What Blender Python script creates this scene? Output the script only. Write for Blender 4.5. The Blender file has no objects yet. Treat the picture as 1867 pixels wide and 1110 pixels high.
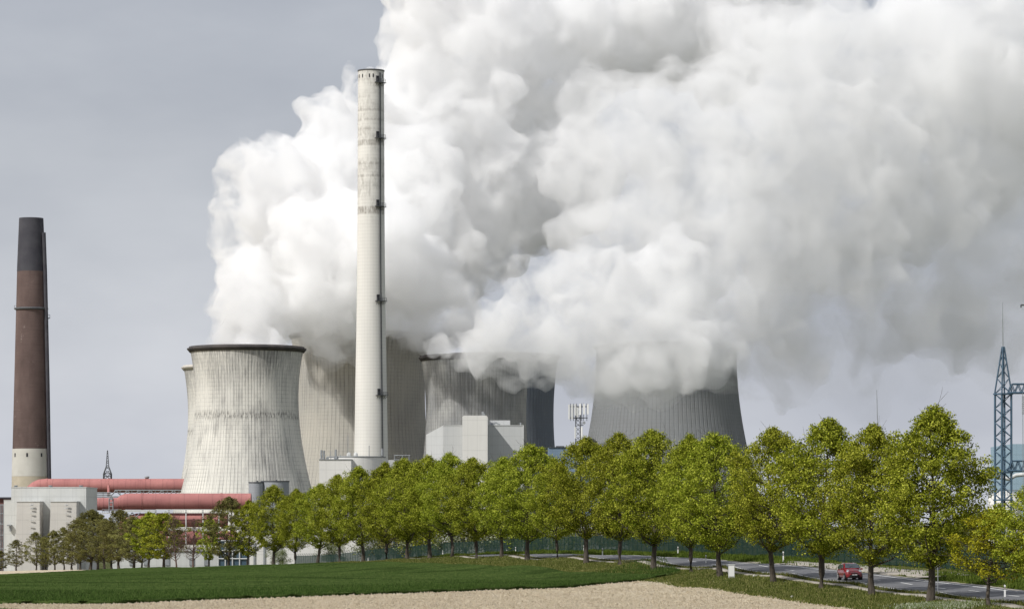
import bpy, math, random
import numpy as np
from mathutils import Vector, Matrix

random.seed(7); rng = np.random.default_rng(7)
S = bpy.context.scene
COL = S.collection
R = math.radians

# ------------------------------------------------------------------ camera
F = 6000.0      # focal length in photograph pixels (photo 1867 px wide)
CX, HY, HC = 933.5, 950.0, 5.0
cam_d = bpy.data.cameras.new('camera'); cam = bpy.data.objects.new('camera', cam_d); COL.objects.link(cam)
cam.location = (0, 0, HC); cam.rotation_euler = (R(90), 0, 0)
cam_d.sensor_width = 36.0; cam_d.lens = 36.0 * F / 1867.0
cam_d.shift_y = (HY - 555.0) / 1867.0
cam_d.clip_start = 1.0; cam_d.clip_end = 60000.0
S.camera = cam

# ------------------------------------------------------------------ light
SUN_EL, SUN_AZ = R(44), R(229)            # azimuth clockwise from +Y
sun_d = bpy.data.lights.new('sun', 'SUN'); sun = bpy.data.objects.new('sun', sun_d); COL.objects.link(sun)
sdir = Vector((math.sin(SUN_AZ) * math.cos(SUN_EL), math.cos(SUN_AZ) * math.cos(SUN_EL), math.sin(SUN_EL)))
sun.rotation_euler = sdir.to_track_quat('Z', 'Y').to_euler()
sun_d.energy = 3.7; sun_d.angle = R(0.5); sun_d.color = (1.0, 0.972, 0.925)

W = bpy.data.worlds.new("World"); S.world = W; W.use_nodes = True
nt = W.node_tree; nt.nodes.clear()
def wn(t): return nt.nodes.new(t)
wo = wn('ShaderNodeOutputWorld'); bg = wn('ShaderNodeBackground'); bg.inputs['Strength'].default_value = 0.1
sky = wn('ShaderNodeTexSky'); sky.sky_type = 'NISHITA'; sky.sun_disc = False
sky.sun_elevation = SUN_EL; sky.sun_rotation = SUN_AZ; sky.air_density = 1.2; sky.dust_density = 3.0
tc = wn('ShaderNodeTexCoord'); mp = wn('ShaderNodeMapping'); mp.inputs['Scale'].default_value = (3.2, 3.2, 7.5)
mp.inputs['Rotation'].default_value = (0.15, 0.45, 0.2)
no = wn('ShaderNodeTexNoise'); no.inputs['Scale'].default_value = 1.7; no.inputs['Detail'].default_value = 6; no.inputs['Roughness'].default_value = 0.5
cr = wn('ShaderNodeValToRGB')
cr.color_ramp.elements[0].position = 0.3; cr.color_ramp.elements[0].color = (0.425, 0.45, 0.52, 1)
cr.color_ramp.elements[1].position = 0.72; cr.color_ramp.elements[1].color = (0.70, 0.72, 0.77, 1)
sep = wn('ShaderNodeSeparateXYZ')
hz = wn('ShaderNodeMapRange'); hz.inputs[1].default_value = 0.0; hz.inputs[2].default_value = 0.11; hz.inputs[3].default_value = 1.24; hz.inputs[4].default_value = 0.93
sc10 = wn('ShaderNodeVectorMath'); sc10.operation = 'SCALE'
m10 = wn('ShaderNodeMath'); m10.operation = 'MULTIPLY'; m10.inputs[1].default_value = 10.0
mx = wn('ShaderNodeMix'); mx.data_type = 'RGBA'; mx.inputs['Factor'].default_value = 0.86
L = nt.links.new
L(tc.outputs['Generated'], mp.inputs['Vector']); L(mp.outputs['Vector'], no.inputs['Vector']); L(no.outputs['Fac'], cr.inputs['Fac'])
L(tc.outputs['Generated'], sep.inputs[0]); L(sep.outputs['Z'], hz.inputs[0]); L(hz.outputs[0], m10.inputs[0])
L(cr.outputs['Color'], sc10.inputs[0]); L(m10.outputs[0], sc10.inputs['Scale'])
L(sky.outputs['Color'], mx.inputs[6]); L(sc10.outputs[0], mx.inputs[7]); L(mx.outputs[2], bg.inputs['Color']); L(bg.outputs[0], wo.inputs['Surface'])

S.view_settings.view_transform = 'Standard'; S.view_settings.look = 'None'
S.view_settings.exposure = 0.0; S.view_settings.gamma = 1.0
S.render.engine = 'CYCLES'
cy = S.cycles
cy.max_bounces = 24; cy.diffuse_bounces = 3; cy.glossy_bounces = 2; cy.transmission_bounces = 4
cy.transparent_max_bounces = 16; cy.volume_bounces = 20
cy.use_denoising = True; cy.use_adaptive_sampling = True; cy.adaptive_threshold = 0.015
cy.sample_clamp_indirect = 10

# ------------------------------------------------------------------ helpers
def P(X, Y, Z):
    """world point seen at photograph pixel X,Y at distance Z along the view axis"""
    return Vector(((X - CX) * Z / F, Z, HC + (HY - Y) * Z / F))

def tag(o, label=None, cat=None, group=None, kind=None):
    if label: o['label'] = label
    if cat: o['category'] = cat
    if group: o['group'] = group
    if kind: o['kind'] = kind
    return o

def empty(name, loc, rz=0.0):
    o = bpy.data.objects.new(name, None); COL.objects.link(o)
    o.location = loc; o.rotation_euler = (0, 0, rz); o.empty_display_size = 1
    return o

class MB:
    """collects faces (world or local coordinates) and links them as one mesh object"""
    def __init__(s): s.v = []; s.f = []; s.uv = []; s.smooth = []
    def add(s, vs, fs, smooth=False, uvs=None):
        b = len(s.v); s.v += [tuple(v) for v in vs]
        for k, f in enumerate(fs):
            s.f.append(tuple(b + i for i in f)); s.smooth.append(smooth)
            s.uv.append(uvs[k] if uvs else [(0, 0)] * len(f))
        return s
    def box(s, c, d, rz=0.0, taper=1.0):
        cx, cy_, cz = c; dx, dy, dz = d[0] / 2, d[1] / 2, d[2] / 2
        vs = []
        ca, sa = math.cos(rz), math.sin(rz)
        for k, z in enumerate((-dz, dz)):
            t = taper if k else 1.0
            for x, y in ((-dx, -dy), (dx, -dy), (dx, dy), (-dx, dy)):
                x *= t; y *= t
                vs.append((cx + x * ca - y * sa, cy_ + x * sa + y * ca, cz + z))
        fs = [(0, 3, 2, 1), (4, 5, 6, 7), (0, 1, 5, 4), (1, 2, 6, 5), (2, 3, 7, 6), (3, 0, 4, 7)]
        return s.add(vs, fs)
    def tube(s, a, b, r0, r1=None, n=8, cap=True, smooth=True):
        a = Vector(a); b = Vector(b); r1 = r0 if r1 is None else r1
        d = (b - a)
        if d.length < 1e-6: return s
        q = d.normalized().to_track_quat('Z', 'Y'); ux = q @ Vector((1, 0, 0)); uy = q @ Vector((0, 1, 0))
        vs = []
        for p, r in ((a, r0), (b, r1)):
            for i in range(n):
                t = 2 * math.pi * i / n
                vs.append(p + ux * (math.cos(t) * r) + uy * (math.sin(t) * r))
        fs = [(i, (i + 1) % n, n + (i + 1) % n, n + i) for i in range(n)]
        s.add(vs, fs, smooth)
        if cap:
            s.add([vs[i] for i in range(n)], [tuple(range(n))[::-1]]); s.add([vs[n + i] for i in range(n)], [tuple(range(n))])
        return s
    def path(s, pts, rs, n=12, smooth=True):
        """smooth tube through points"""
        pts = [Vector(p) for p in pts]; m = len(pts)
        vs = []
        for k, p in enumerate(pts):
            d = (pts[min(k + 1, m - 1)] - pts[max(k - 1, 0)]).normalized()
            q = d.to_track_quat('Z', 'Y') if abs(d.z) > 0.95 else None
            if q: ux = q @ Vector((1, 0, 0)); uy = q @ Vector((0, 1, 0))
            else: ux = d.cross(Vector((0, 0, 1))).normalized(); uy = ux.cross(d).normalized()
            r = rs[k] if hasattr(rs, '__len__') else rs
            for i in range(n):
                t = 2 * math.pi * i / n; vs.append(p + ux * math.cos(t) * r + uy * math.sin(t) * r)
        fs = []
        for k in range(m - 1):
            for i in range(n):
                j = (i + 1) % n; fs.append((k * n + i, k * n + j, (k + 1) * n + j, (k + 1) * n + i))
        s.add(vs, fs, smooth)
        s.add(vs[:n], [tuple(range(n))]); s.add(vs[-n:], [tuple(range(n))[::-1]])
        return s
    def lathe(s, c, prof, n=96, cap=False, a0=0.0, a1=2 * math.pi):
        """profile [(r, z)] about vertical axis at c; uv = (angle*r_ref metres, z metres)"""
        vs = []; full = abs(a1 - a0 - 2 * math.pi) < 1e-6; m = n if full else n + 1
        for (r, z) in prof:
            for i in range(m):
                t = a0 + (a1 - a0) * i / n
                vs.append((c[0] + r * math.sin(t), c[1] - r * math.cos(t), c[2] + z))
        fs = []; uvs = []
        for k in range(len(prof) - 1):
            for i in range(n):
                j = (i + 1) % m
                fs.append((k * m + i, k * m + j, (k + 1) * m + j, (k + 1) * m + i))
                u0, u1 = i / n, (i + 1) / n; v0, v1 = prof[k][1], prof[k + 1][1]
                uvs.append([(u0, v0), (u1, v0), (u1, v1), (u0, v1)])
        s.add(vs, fs, True, uvs)
        if cap: s.add(vs[-m:], [tuple(range(m))])
        return s
    def build(s, name, mat, parent=None, loc=None):
        me = bpy.data.meshes.new(name)
        off = Vector(loc) if loc is not None else None
        me.from_pydata(s.v, [], s.f)
        me.polygons.foreach_set('use_smooth', s.smooth)
        uvl = me.uv_layers.new(name='UVMap')
        uvl.data.foreach_set('uv', [c for f in s.uv for p in f for c in p])
        if mat: me.materials.append(mat)
        me.update()
        o = bpy.data.objects.new(name, me); COL.objects.link(o)
        if parent is not None:
            o.parent = parent
            if parent.get('_world'):       # part given in world coordinates
                o.matrix_parent_inverse = Matrix.Identity(4)
        if off: o.location = off
        return o

def thing(name, origin, label, cat, group=None):
    """Empty at the thing's base; parts are given in world coordinates and shifted to it"""
    o = empty(name, origin); tag(o, label, cat, group); return o
def part(mb, name, mat, root):
    """part mesh whose coordinates are world ones -> made local to root (top-level empty or a part of it)"""
    o = mb.build(name, mat)
    base = root
    off = Vector(root.location)
    if root.parent is not None: off = Vector((0, 0, 0)) + Vector(root.parent.location)
    o.data.transform(Matrix.Translation(-off))
    o.parent = root
    return o
def single(mb, name, mat, origin, label, cat, group=None, kind=None):
    o = mb.build(name, mat); o.data.transform(Matrix.Translation(-Vector(origin))); o.location = origin
    return tag(o, label, cat, group, kind)

# ------------------------------------------------------------------ materials
def mat(name, col=(0.5, 0.5, 0.5), rough=0.8, metal=0.0, spec=0.3):
    m = bpy.data.materials.new(name); m.use_nodes = True
    b = m.node_tree.nodes['Principled BSDF']
    b.inputs['Base Color'].default_value = (*col, 1); b.inputs['Roughness'].default_value = rough
    b.inputs['Metallic'].default_value = metal; b.inputs['Specular IOR Level'].default_value = spec
    return m
class NT:
    def __init__(s, m): s.m = m; s.t = m.node_tree; s.b = s.t.nodes['Principled BSDF']
    def n(s, t, **kw):
        x = s.t.nodes.new(t)
        for k, v in kw.items(): setattr(x, k, v)
        return x
    def l(s, a, b): s.t.links.new(a, b)
    def math(s, op, a, b=None, c=None, clamp=False):
        x = s.n('ShaderNodeMath', operation=op); x.use_clamp = clamp
        for i, q in enumerate((a, b, c)):
            if q is None: continue
            if isinstance(q, (int, float)): x.inputs[i].default_value = q
            else: s.l(q, x.inputs[i])
        return x.outputs[0]
    def noise(s, vec, scale, detail=4, rough=0.55, sc=None, loc=None):
        if sc is not None or loc is not None:
            mpn = s.n('ShaderNodeMapping')
            if sc is not None: mpn.inputs['Scale'].default_value = sc
            if loc is not None: mpn.inputs['Location'].default_value = loc
            s.l(vec, mpn.inputs['Vector']); vec = mpn.outputs[0]
        x = s.n('ShaderNodeTexNoise'); x.inputs['Scale'].default_value = scale; x.inputs['Detail'].default_value = detail
        x.inputs['Roughness'].default_value = rough; s.l(vec, x.inputs['Vector']); return x.outputs['Fac']
    def ramp(s, fac, stops):
        x = s.n('ShaderNodeValToRGB'); e = x.color_ramp.elements
        while len(e) < len(stops): e.new(0.5)
        for k, (p, c) in enumerate(stops): e[k].position = p; e[k].color = (*c, 1)
        s.l(fac, x.inputs['Fac']); return x.outputs['Color']
    def rng(s, v, a, b, c=0.0, d=1.0):
        x = s.n('ShaderNodeMapRange'); x.inputs[1].default_value = a; x.inputs[2].default_value = b
        x.inputs[3].default_value = c; x.inputs[4].default_value = d; s.l(v, x.inputs[0]); return x.outputs[0]
    def mix(s, fac, a, b, mode='MIX'):
        x = s.n('ShaderNodeMix', data_type='RGBA', blend_type=mode)
        if isinstance(fac, (int, float)): x.inputs[0].default_value = fac
        else: s.l(fac, x.inputs[0])
        for i, q in ((6, a), (7, b)):
            if isinstance(q, tuple): x.inputs[i].default_value = (*q, 1)
            else: s.l(q, x.inputs[i])
        return x.outputs[2]
    def base(s, c): s.l(c, s.b.inputs['Base Color'])
    def bump(s, h, strength=0.3, dist=0.1):
        x = s.n('ShaderNodeBump'); x.inputs['Strength'].default_value = strength; x.inputs['Distance'].default_value = dist
        s.l(h, x.inputs['Height']); s.l(x.outputs[0], s.b.inputs['Normal'])

def m_noisy(name, c0, c1, scale=1.0, rough=0.85, bump=0.0, sc=None, lo=0.35, hi=0.65, metal=0.0):
    m = mat(name, c0, rough, metal); t = NT(m); tcn = t.n('ShaderNodeTexCoord')
    f = t.noise(tcn.outputs['Object'], scale, 6, 0.6, sc)
    t.base(t.ramp(f, [(lo, c0), (hi, c1)]))
    if bump: t.bump(f, bump, 0.2)
    return m

def m_tower(name, c0, c1, nribs, seed=0.0, stain=0.5, mid=None, hlines=1.6, topdark=None):
    """cooling tower concrete: vertical ribs, pour joints, streaks of dirt; uv = (turn, metres)"""
    m = mat(name, c0, 0.9, 0, 0.15); t = NT(m)
    uv = t.n('ShaderNodeUVMap'); sp = t.n('ShaderNodeSeparateXYZ'); t.l(uv.outputs[0], sp.inputs[0])
    u, v = sp.outputs['X'], sp.outputs['Y']
    cmb = t.n('ShaderNodeCombineXYZ'); t.l(t.math('MULTIPLY', u, 170.0), cmb.inputs[0]); t.l(v, cmb.inputs[1]); cmb.inputs[2].default_value = seed
    vec = cmb.outputs[0]
    streak = t.noise(vec, 1.0, 5, 0.7, sc=(1.1, 0.045, 1))
    fine = t.noise(vec, 1.0, 3, 0.7, sc=(1.9, 0.16, 1), loc=(5, 3, 1))
    patch = t.noise(vec, 1.0, 4, 0.55, sc=(0.035, 0.03, 1), loc=(9, seed, 2))
    base = t.ramp(patch, [(0.3, c0), (0.7, c1)])
    # bands where streaks gather
    grow = t.rng(patch, 0.35, 0.68)
    sfac = t.math('MULTIPLY', t.rng(streak, 0.50, 0.78), t.math('ADD', t.math('MULTIPLY', grow, 1.2), 0.35))
    sfac = t.math('MULTIPLY', sfac, stain, clamp=True)
    col = t.mix(sfac, base, (0.15, 0.147, 0.145))
    blot = t.math('MULTIPLY', t.rng(t.noise(vec, 1.0, 5, 0.65, sc=(0.05, 0.035, 1), loc=(31 + seed, 4, 2)), 0.48, 0.62), t.rng(streak, 0.30, 0.62))
    col = t.mix(t.math('MULTIPLY', blot, min(0.85, stain * 0.75)), col, (0.17, 0.17, 0.17))
    ffac = t.math('MULTIPLY', t.rng(fine, 0.60, 0.75), stain * 0.8, clamp=True)
    col = t.mix(ffac, col, (0.15, 0.145, 0.135))
    lf = t.math('MULTIPLY', t.rng(t.noise(vec, 1.0, 3, 0.7, sc=(1.6, 0.09, 1), loc=(2, 8, 4)), 0.62, 0.74), 0.35, clamp=True)
    col = t.mix(lf, col, (0.62, 0.60, 0.56))
    if mid is not None:     # row of dark dashes at one pour level
        band = t.math('SUBTRACT', 1.0, t.rng(t.math('ABSOLUTE', t.math('SUBTRACT', v, mid)), 0.5, 2.4), clamp=True)
        dash = t.rng(t.noise(vec, 1.0, 2, 0.5, sc=(1.5, 0.4, 1), loc=(1, 1, 7)), 0.46, 0.6)
        col = t.mix(t.math('MULTIPLY', t.math('MULTIPLY', band, dash), 0.75), col, (0.10, 0.095, 0.09))
    if topdark is not None:
        tf = t.math('MULTIPLY', t.rng(v, topdark, topdark + 18.0), t.rng(fine, 0.38, 0.62))
        col = t.mix(t.math('MULTIPLY', tf, 0.75), col, (0.15, 0.15, 0.15))
    rib = t.math('ABSOLUTE', t.math('SUBTRACT', t.math('FRACT', t.math('MULTIPLY', u, float(nribs))), 0.5))
    line = t.rng(rib, 0.34, 0.47)
    rn = t.rng(t.noise(vec, 1.0, 2, 0.5, sc=(0.4, 0.06, 1), loc=(3, 3, 9)), 0.35, 0.65)
    rib_n = t.rng(t.noise(vec, 1.0, 4, 0.6, sc=(0.07, 0.05, 1), loc=(seed, 6, 2)), 0.40, 0.62)
    col = t.mix(t.math('MULTIPLY', line, t.math('ADD', t.math('MULTIPLY', t.math('MULTIPLY', rn, rib_n), 0.55), 0.08)), col, (0.10, 0.10, 0.10))
    hl = t.math('ABSOLUTE', t.math('SUBTRACT', t.math('FRACT', t.math('DIVIDE', v, hlines)), 0.5))
    col = t.mix(t.math('MULTIPLY', t.rng(hl, 0.38, 0.5), t.math('ADD', t.math('MULTIPLY', rn, 0.32), 0.06)), col, (0.13, 0.13, 0.13))
    t.base(col); t.bump(t.math('MULTIPLY', line, -1.0), 0.5, 0.25)
    return m

M = {}
M['steel_white'] = m_noisy('painted_white_steel', (0.62, 0.63, 0.62), (0.5, 0.51, 0.5), 0.8, 0.5)
M['steel_grey'] = m_noisy('grey_steel', (0.30, 0.32, 0.33), (0.22, 0.23, 0.24), 0.9, 0.5)
M['steel_dark'] = m_noisy('dark_steel', (0.07, 0.075, 0.085), (0.11, 0.115, 0.12), 1.0, 0.6)
M['steel_blue'] = m_noisy('blue_grey_painted_steel', (0.085, 0.145, 0.205), (0.06, 0.105, 0.155), 1.2, 0.45)
M['white'] = mat('white_paint', (0.78, 0.78, 0.76), 0.4)
M['black'] = mat('black_paint', (0.02, 0.02, 0.02), 0.5)
M['hole'] = mat('dark_opening', (0.035, 0.035, 0.04), 0.9)
M['refl'] = mat('reflector', (0.55, 0.5, 0.45), 0.2)

# ------------------------------------------------------------------ row of trees, terrain
# (photo x of trunk, y of trunk foot, pixels per metre)
ROWD = [(1805,1113,25.2),(1696,1098,23.5),(1590,1084,22.0),(1497,1071,20.6),(1411,1061,19.3),(1313,1047,18.0),(1260,1041,17.2),(1191,1036,16.3),(1130,1028,15.5),
        (1069,1023,14.7),(1016,1018,14.0),(962,1016,13.3),(914,1014.5,12.8),(869,1013.5,12.3),(824,1014,11.8),(784,1014.5,11.4),(742,1015.5,11.0),(705,1018,10.6),
        (662,1022,10.25),(619,1026,9.9),(578,1029,9.55),(538,1031.5,9.2),(498,1034,8.9),(451,1035,8.5),(415,1037,8.2),(380,1039,7.9),(352,1039.3,7.7),(322,1039.7,7.45),
        (298,1040,7.2),(271,1040.5,7.0),(164,1041.5,6.4),(72,1042.5,5.97)]
ry = np.array([F / s for _, _, s in ROWD]); rx = np.array([(x - CX) / s for x, _, s in ROWD])
rz = np.array([HC - (yb - HY) / s for _, yb, s in ROWD])
pxc = np.polyfit(ry / 500, rx, 4); pzc = np.polyfit(ry / 500, rz, 6)
def row_x(y):
    y = np.asarray(y, float); yc = np.clip(y, 238, 1005)
    d = np.polyval(np.polyder(pxc), yc / 500) / 500
    return np.polyval(pxc, yc / 500) + d * (y - yc)
def row_z(y):
    y = np.asarray(y, float); yc = np.clip(y, 238, 1005)
    return np.polyval(pzc, yc / 500) + np.where(y < 238, -0.004 * (238 - y), np.where(y > 1005, -0.015 * (y - 1005), 0))
def row_dx(y): return (row_x(np.asarray(y) + 1.0) - row_x(np.asarray(y) - 1.0)) / 2
def off(y, d):
    """point d metres to the right of the row, opposite row position y"""
    dx = row_dx(y); n = np.sqrt(1 + dx * dx)
    return row_x(y) + d / n, np.asarray(y) - d * dx / n
ctl = []
def C3(x, y, z): ctl.append((x, y, z))
roadlift = lambda y: float(np.interp(y, [200, 349, 429, 520, 700], [0.55, 0.55, 0.3, 0.2, 0.1]))
for y in (190, 215, 238, 265, 293, 320, 349, 387, 429, 470, 508, 550, 600, 650, 700, 760, 820, 880, 940, 1005):
    z0 = float(row_z(y)); C3(float(row_x(y)), y, z0)
    for d in (3.2, 6.5, 9.8):
        a, b = off(y, d); C3(float(a), float(b), z0 + roadlift(y))
    a, b = off(y, 20.0); C3(float(a), float(b), float(np.interp(y, [190, 320, 429, 508, 566, 625, 706, 1005], [0.0, 0.35, 0.7, 0.34, -0.5, -1.6, -4.2, -10])))
    a, b = off(y, -7.0); C3(float(a), float(b), float(np.interp(y, [190, 250, 300, 340, 429, 508, 566, 620, 1005], [-1.5, -1.6, -1.35, -1.4, -1.2, -1.65, -2.4, -3.2, -10.2])))
for px, Zd, z in ((0,235,-1.2),(500,235,-1.2),(1000,240,-1.2),(700,280,-1.2),(300,300,-1.3),(-500,250,-1.2),(1100,300,-1.3),(900,330,-1.25),(700,350,-1.4),(500,330,-1.4),
                  (100,400,-2.1),(600,400,-1.75),(850,420,-1.5),(600,520,-2.35),(350,520,-3.3),(100,600,-4.9),(350,700,-5.7),(100,800,-7.5),(-300,500,-4),(-300,900,-10),(-1500,600,-6)):
    C3((px - CX) * Zd / F, Zd, z)
for x in (-60, 0, 60): C3(x, 0, 3.3); C3(x, 100, 1.2); C3(x, 170, -0.5)
for x, y, z in ((70,330,0.3),(85,500,0.2),(120,700,-3),(60,620,-1.5),(150,1000,-12),(40,900,-9),(-40,1000,-12),(-200,1150,-16.5),(0,1200,-17),(200,1250,-17),(300,400,0),(500,800,-8),(-400,1000,-14),(-500,300,-2),(300,0,2),(-300,0,2)):
    C3(x, y, z)
ctl = np.array(ctl); cp = ctl[:, :2] / 300.0
def _U(r2): return np.where(r2 > 0, r2 * np.log(r2 + 1e-12), 0)
n_ = len(cp); d2 = ((cp[:, None] - cp[None]) ** 2).sum(-1)
K = _U(d2) + np.eye(n_) * 2e-4; Pm = np.c_[np.ones(n_), cp]
A = np.block([[K, Pm], [Pm.T, np.zeros((3, 3))]]); TPSW = np.linalg.solve(A, np.r_[ctl[:, 2], np.zeros(3)])
def terrain(x, y):
    x = np.atleast_1d(np.asarray(x, float)); y = np.atleast_1d(np.asarray(y, float)); out = np.empty(x.shape)
    xf, yf, of = x.ravel(), y.ravel(), np.empty(x.size)
    for i in range(0, x.size, 20000):
        q = np.c_[xf[i:i+20000], yf[i:i+20000]] / 300.0
        u = _U(((q[:, None] - cp[None]) ** 2).sum(-1))
        of[i:i+20000] = u @ TPSW[:n_] + TPSW[n_] + q @ TPSW[n_+1:]
    h = of.reshape(x.shape)
    t = np.clip((y - 1000) / 200, 0, 1); t = np.maximum(t, np.clip((np.abs(x) - 350) / 250, 0, 1)); t = t * t * (3 - 2 * t)
    h = h * (1 - t) + (-17.0) * t
    t2 = np.clip((-y - 50) / 100, 0, 1); return h * (1 - t2) + 2.0 * t2
def tz(x, y): return float(terrain(x, y)[0])
def drop(px, py, z0=180, z1=900):
    """where the sight line through a photograph pixel meets the ground"""
    Z = np.linspace(z0, z1, 1500); x = (px - CX) * Z / F; h = terrain(x, Z); ray = HC + (HY - py) * Z / F
    k = np.argmax(ray <= h + 0.0)
    if not (ray <= h).any(): k = np.argmin(ray - h)
    return Vector((x[k], Z[k], h[k]))

# crop outline in world coordinates: front edge and far edge
def front_edge(x):   # y of the crop's near edge
    return np.interp(x, [-200, -30.3, -10.9, 3.0, 10.9, 14.5, 18], [262, 245, 280, 312, 338, 346, 350])

def grid_obj(name, X, Y, Z, material, attrs=None):
    ny, nx = X.shape
    v = np.stack([X, Y, Z], -1).reshape(-1, 3)
    i = np.arange(ny * nx).reshape(ny, nx)
    f = np.stack([i[:-1, :-1], i[:-1, 1:], i[1:, 1:], i[1:, :-1]], -1).reshape(-1, 4)
    me = bpy.data.meshes.new(name); me.from_pydata(v.tolist(), [], f.tolist())
    me.polygons.foreach_set('use_smooth', [True] * len(f)); me.materials.append(material)
    for k, a in (attrs or {}).items():
        at = me.attributes.new(k, 'FLOAT', 'POINT'); at.data.foreach_set('value', a.ravel().astype(np.float32))
    me.update(); o = bpy.data.objects.new(name, me); COL.objects.link(o); return o

def m_soil():
    m = mat('dry_tilled_soil', (0.4, 0.33, 0.25), 1.0, 0, 0.0); t = NT(m); tcn = t.n('ShaderNodeTexCoord'); v = tcn.outputs['Object']
    a = t.noise(v, 0.12, 5, 0.6); b = t.noise(v, 2.2, 6, 0.75); c = t.noise(v, 7.0, 2, 0.5)
    col = t.ramp(b, [(0.30, (0.30, 0.22, 0.13)), (0.42, (0.66, 0.55, 0.38)), (0.56, (0.82, 0.72, 0.54)), (0.75, (0.88, 0.80, 0.65))])
    rows = t.noise(v, 1.0, 3, 0.5, sc=(0.05, 1.1, 1))
    col = t.mix(t.math('MULTIPLY', t.rng(rows, 0.45, 0.7), 0.45), col, (0.76, 0.66, 0.53))
    col = t.mix(t.math('MULTIPLY', t.rng(a, 0.4, 0.7), 0.25), col, (0.46, 0.36, 0.25))
    ra = t.n('ShaderNodeAttribute'); ra.attribute_name = 'green'
    gcol = t.ramp(b, [(0.35, (0.035, 0.055, 0.015)), (0.65, (0.10, 0.12, 0.04))])
    col = t.mix(ra.outputs['Fac'], col, gcol)
    big = t.noise(v, 0.9, 4, 0.7, loc=(7, 7, 0)); col = t.mix(t.math('MULTIPLY', t.rng(big, 0.52, 0.66), 0.35), col, (0.50, 0.39, 0.26))
    rut = t.noise(v, 1.0, 2, 0.4, sc=(0.02, 0.5, 1), loc=(2, 5, 0)); col = t.mix(t.math('MULTIPLY', t.rng(rut, 0.58, 0.64), 0.35), col, (0.80, 0.71, 0.58))
    t.base(col); t.bump(t.math('ADD', b, t.math('MULTIPLY', c, 0.6)), 1.0, 0.5); return m
def m_grass(name, c0, c1, c2, sc=1.0, flowers=0.0, dry=0.0):
    m = mat(name, c0, 1.0, 0, 0.0); t = NT(m); tcn = t.n('ShaderNodeTexCoord'); v = tcn.outputs['Object']
    a = t.noise(v, 0.25 * sc, 5, 0.6); b = t.noise(v, 3.0 * sc, 4, 0.7, sc=(1, 0.35, 1))
    col = t.ramp(b, [(0.3, c0), (0.5, c1), (0.72, c2)])
    col = t.mix(t.math('MULTIPLY', t.rng(a, 0.45, 0.7), 0.55), col, c0)
    if not dry: col = t.mix(t.math('MULTIPLY', t.rng(t.noise(v, 1.0, 4, 0.65, sc=(0.035, 0.10, 1), loc=(3, 1, 0)), 0.50, 0.62), 0.6), col, (0.018, 0.032, 0.009))
    if dry: col = t.mix(t.math('MULTIPLY', t.rng(t.noise(v, 0.55, 4, 0.6, loc=(4, 9, 2)), 0.5, 0.66), dry), col, (0.30, 0.26, 0.11))
    if flowers: col = t.mix(t.math('MULTIPLY', t.rng(t.noise(v, 5.0, 1, 0.5, loc=(1, 5, 2)), 0.70, 0.73), t.rng(t.noise(v, 0.2, 3, 0.5, loc=(7, 5, 2)), 0.5, 0.55)), col, (0.6, 0.62, 0.45))
    t.base(col); t.bump(b, 1.0, 0.3); return m
M['soil'] = m_soil()
M['crop'] = m_grass('young_cereal_crop', (0.034, 0.060, 0.016), (0.060, 0.092, 0.025), (0.105, 0.135, 0.042), 1.0, 0.0)
M['verge'] = m_grass('rough_verge_grass', (0.035, 0.048, 0.012), (0.075, 0.092, 0.022), (0.16, 0.165, 0.055), 1.0, 1.0, 0.7)

def spaced(segs):
    out = []
    for a, b, st in segs: out += list(np.arange(a, b, st))
    return np.array(out + [segs[-1][1]], float)
gx = spaced([(-9000, -1500, 1500), (-1500, -500, 250), (-500, -230, 30), (-230, -120, 6), (-120, 90, 1.6), (90, 200, 10), (200, 500, 60), (500, 1500, 250), (1500, 9000, 1500)])
gy = spaced([(-600, 150, 50), (150, 215, 5), (215, 470, 1.3), (470, 760, 2.6), (760, 1100, 8), (1100, 1700, 60), (1700, 4000, 500), (4000, 14000, 2500)])
GX, GY = np.meshgrid(gx, gy); GZ = terrain(GX, GY)
DR = (GX - row_x(GY)) / np.sqrt(1 + row_dx(GY) ** 2)     # distance right of the row
cov = np.clip((DR + 6.2) / 1.5, 0, 1) * np.clip((18.5 - DR) / 2, 0, 1) * np.clip((GY - 190) / 20, 0, 1) * np.clip((780 - GY) / 20, 0, 1)
gn = np.sin(GX * 1.9 + np.sin(GY * 0.9) * 2) * np.sin(GY * 0.83 + GX * 0.4)
grid_obj('ground', GX, GY, GZ - 0.35 * cov + 0.03 * gn * (np.abs(DR) > 8), M['soil'], {'green': np.clip((DR - 1) / 3, 0, 1)})
tag(bpy.data.objects['ground'], kind='structure', label='bare tan tilled field in the foreground')

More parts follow.
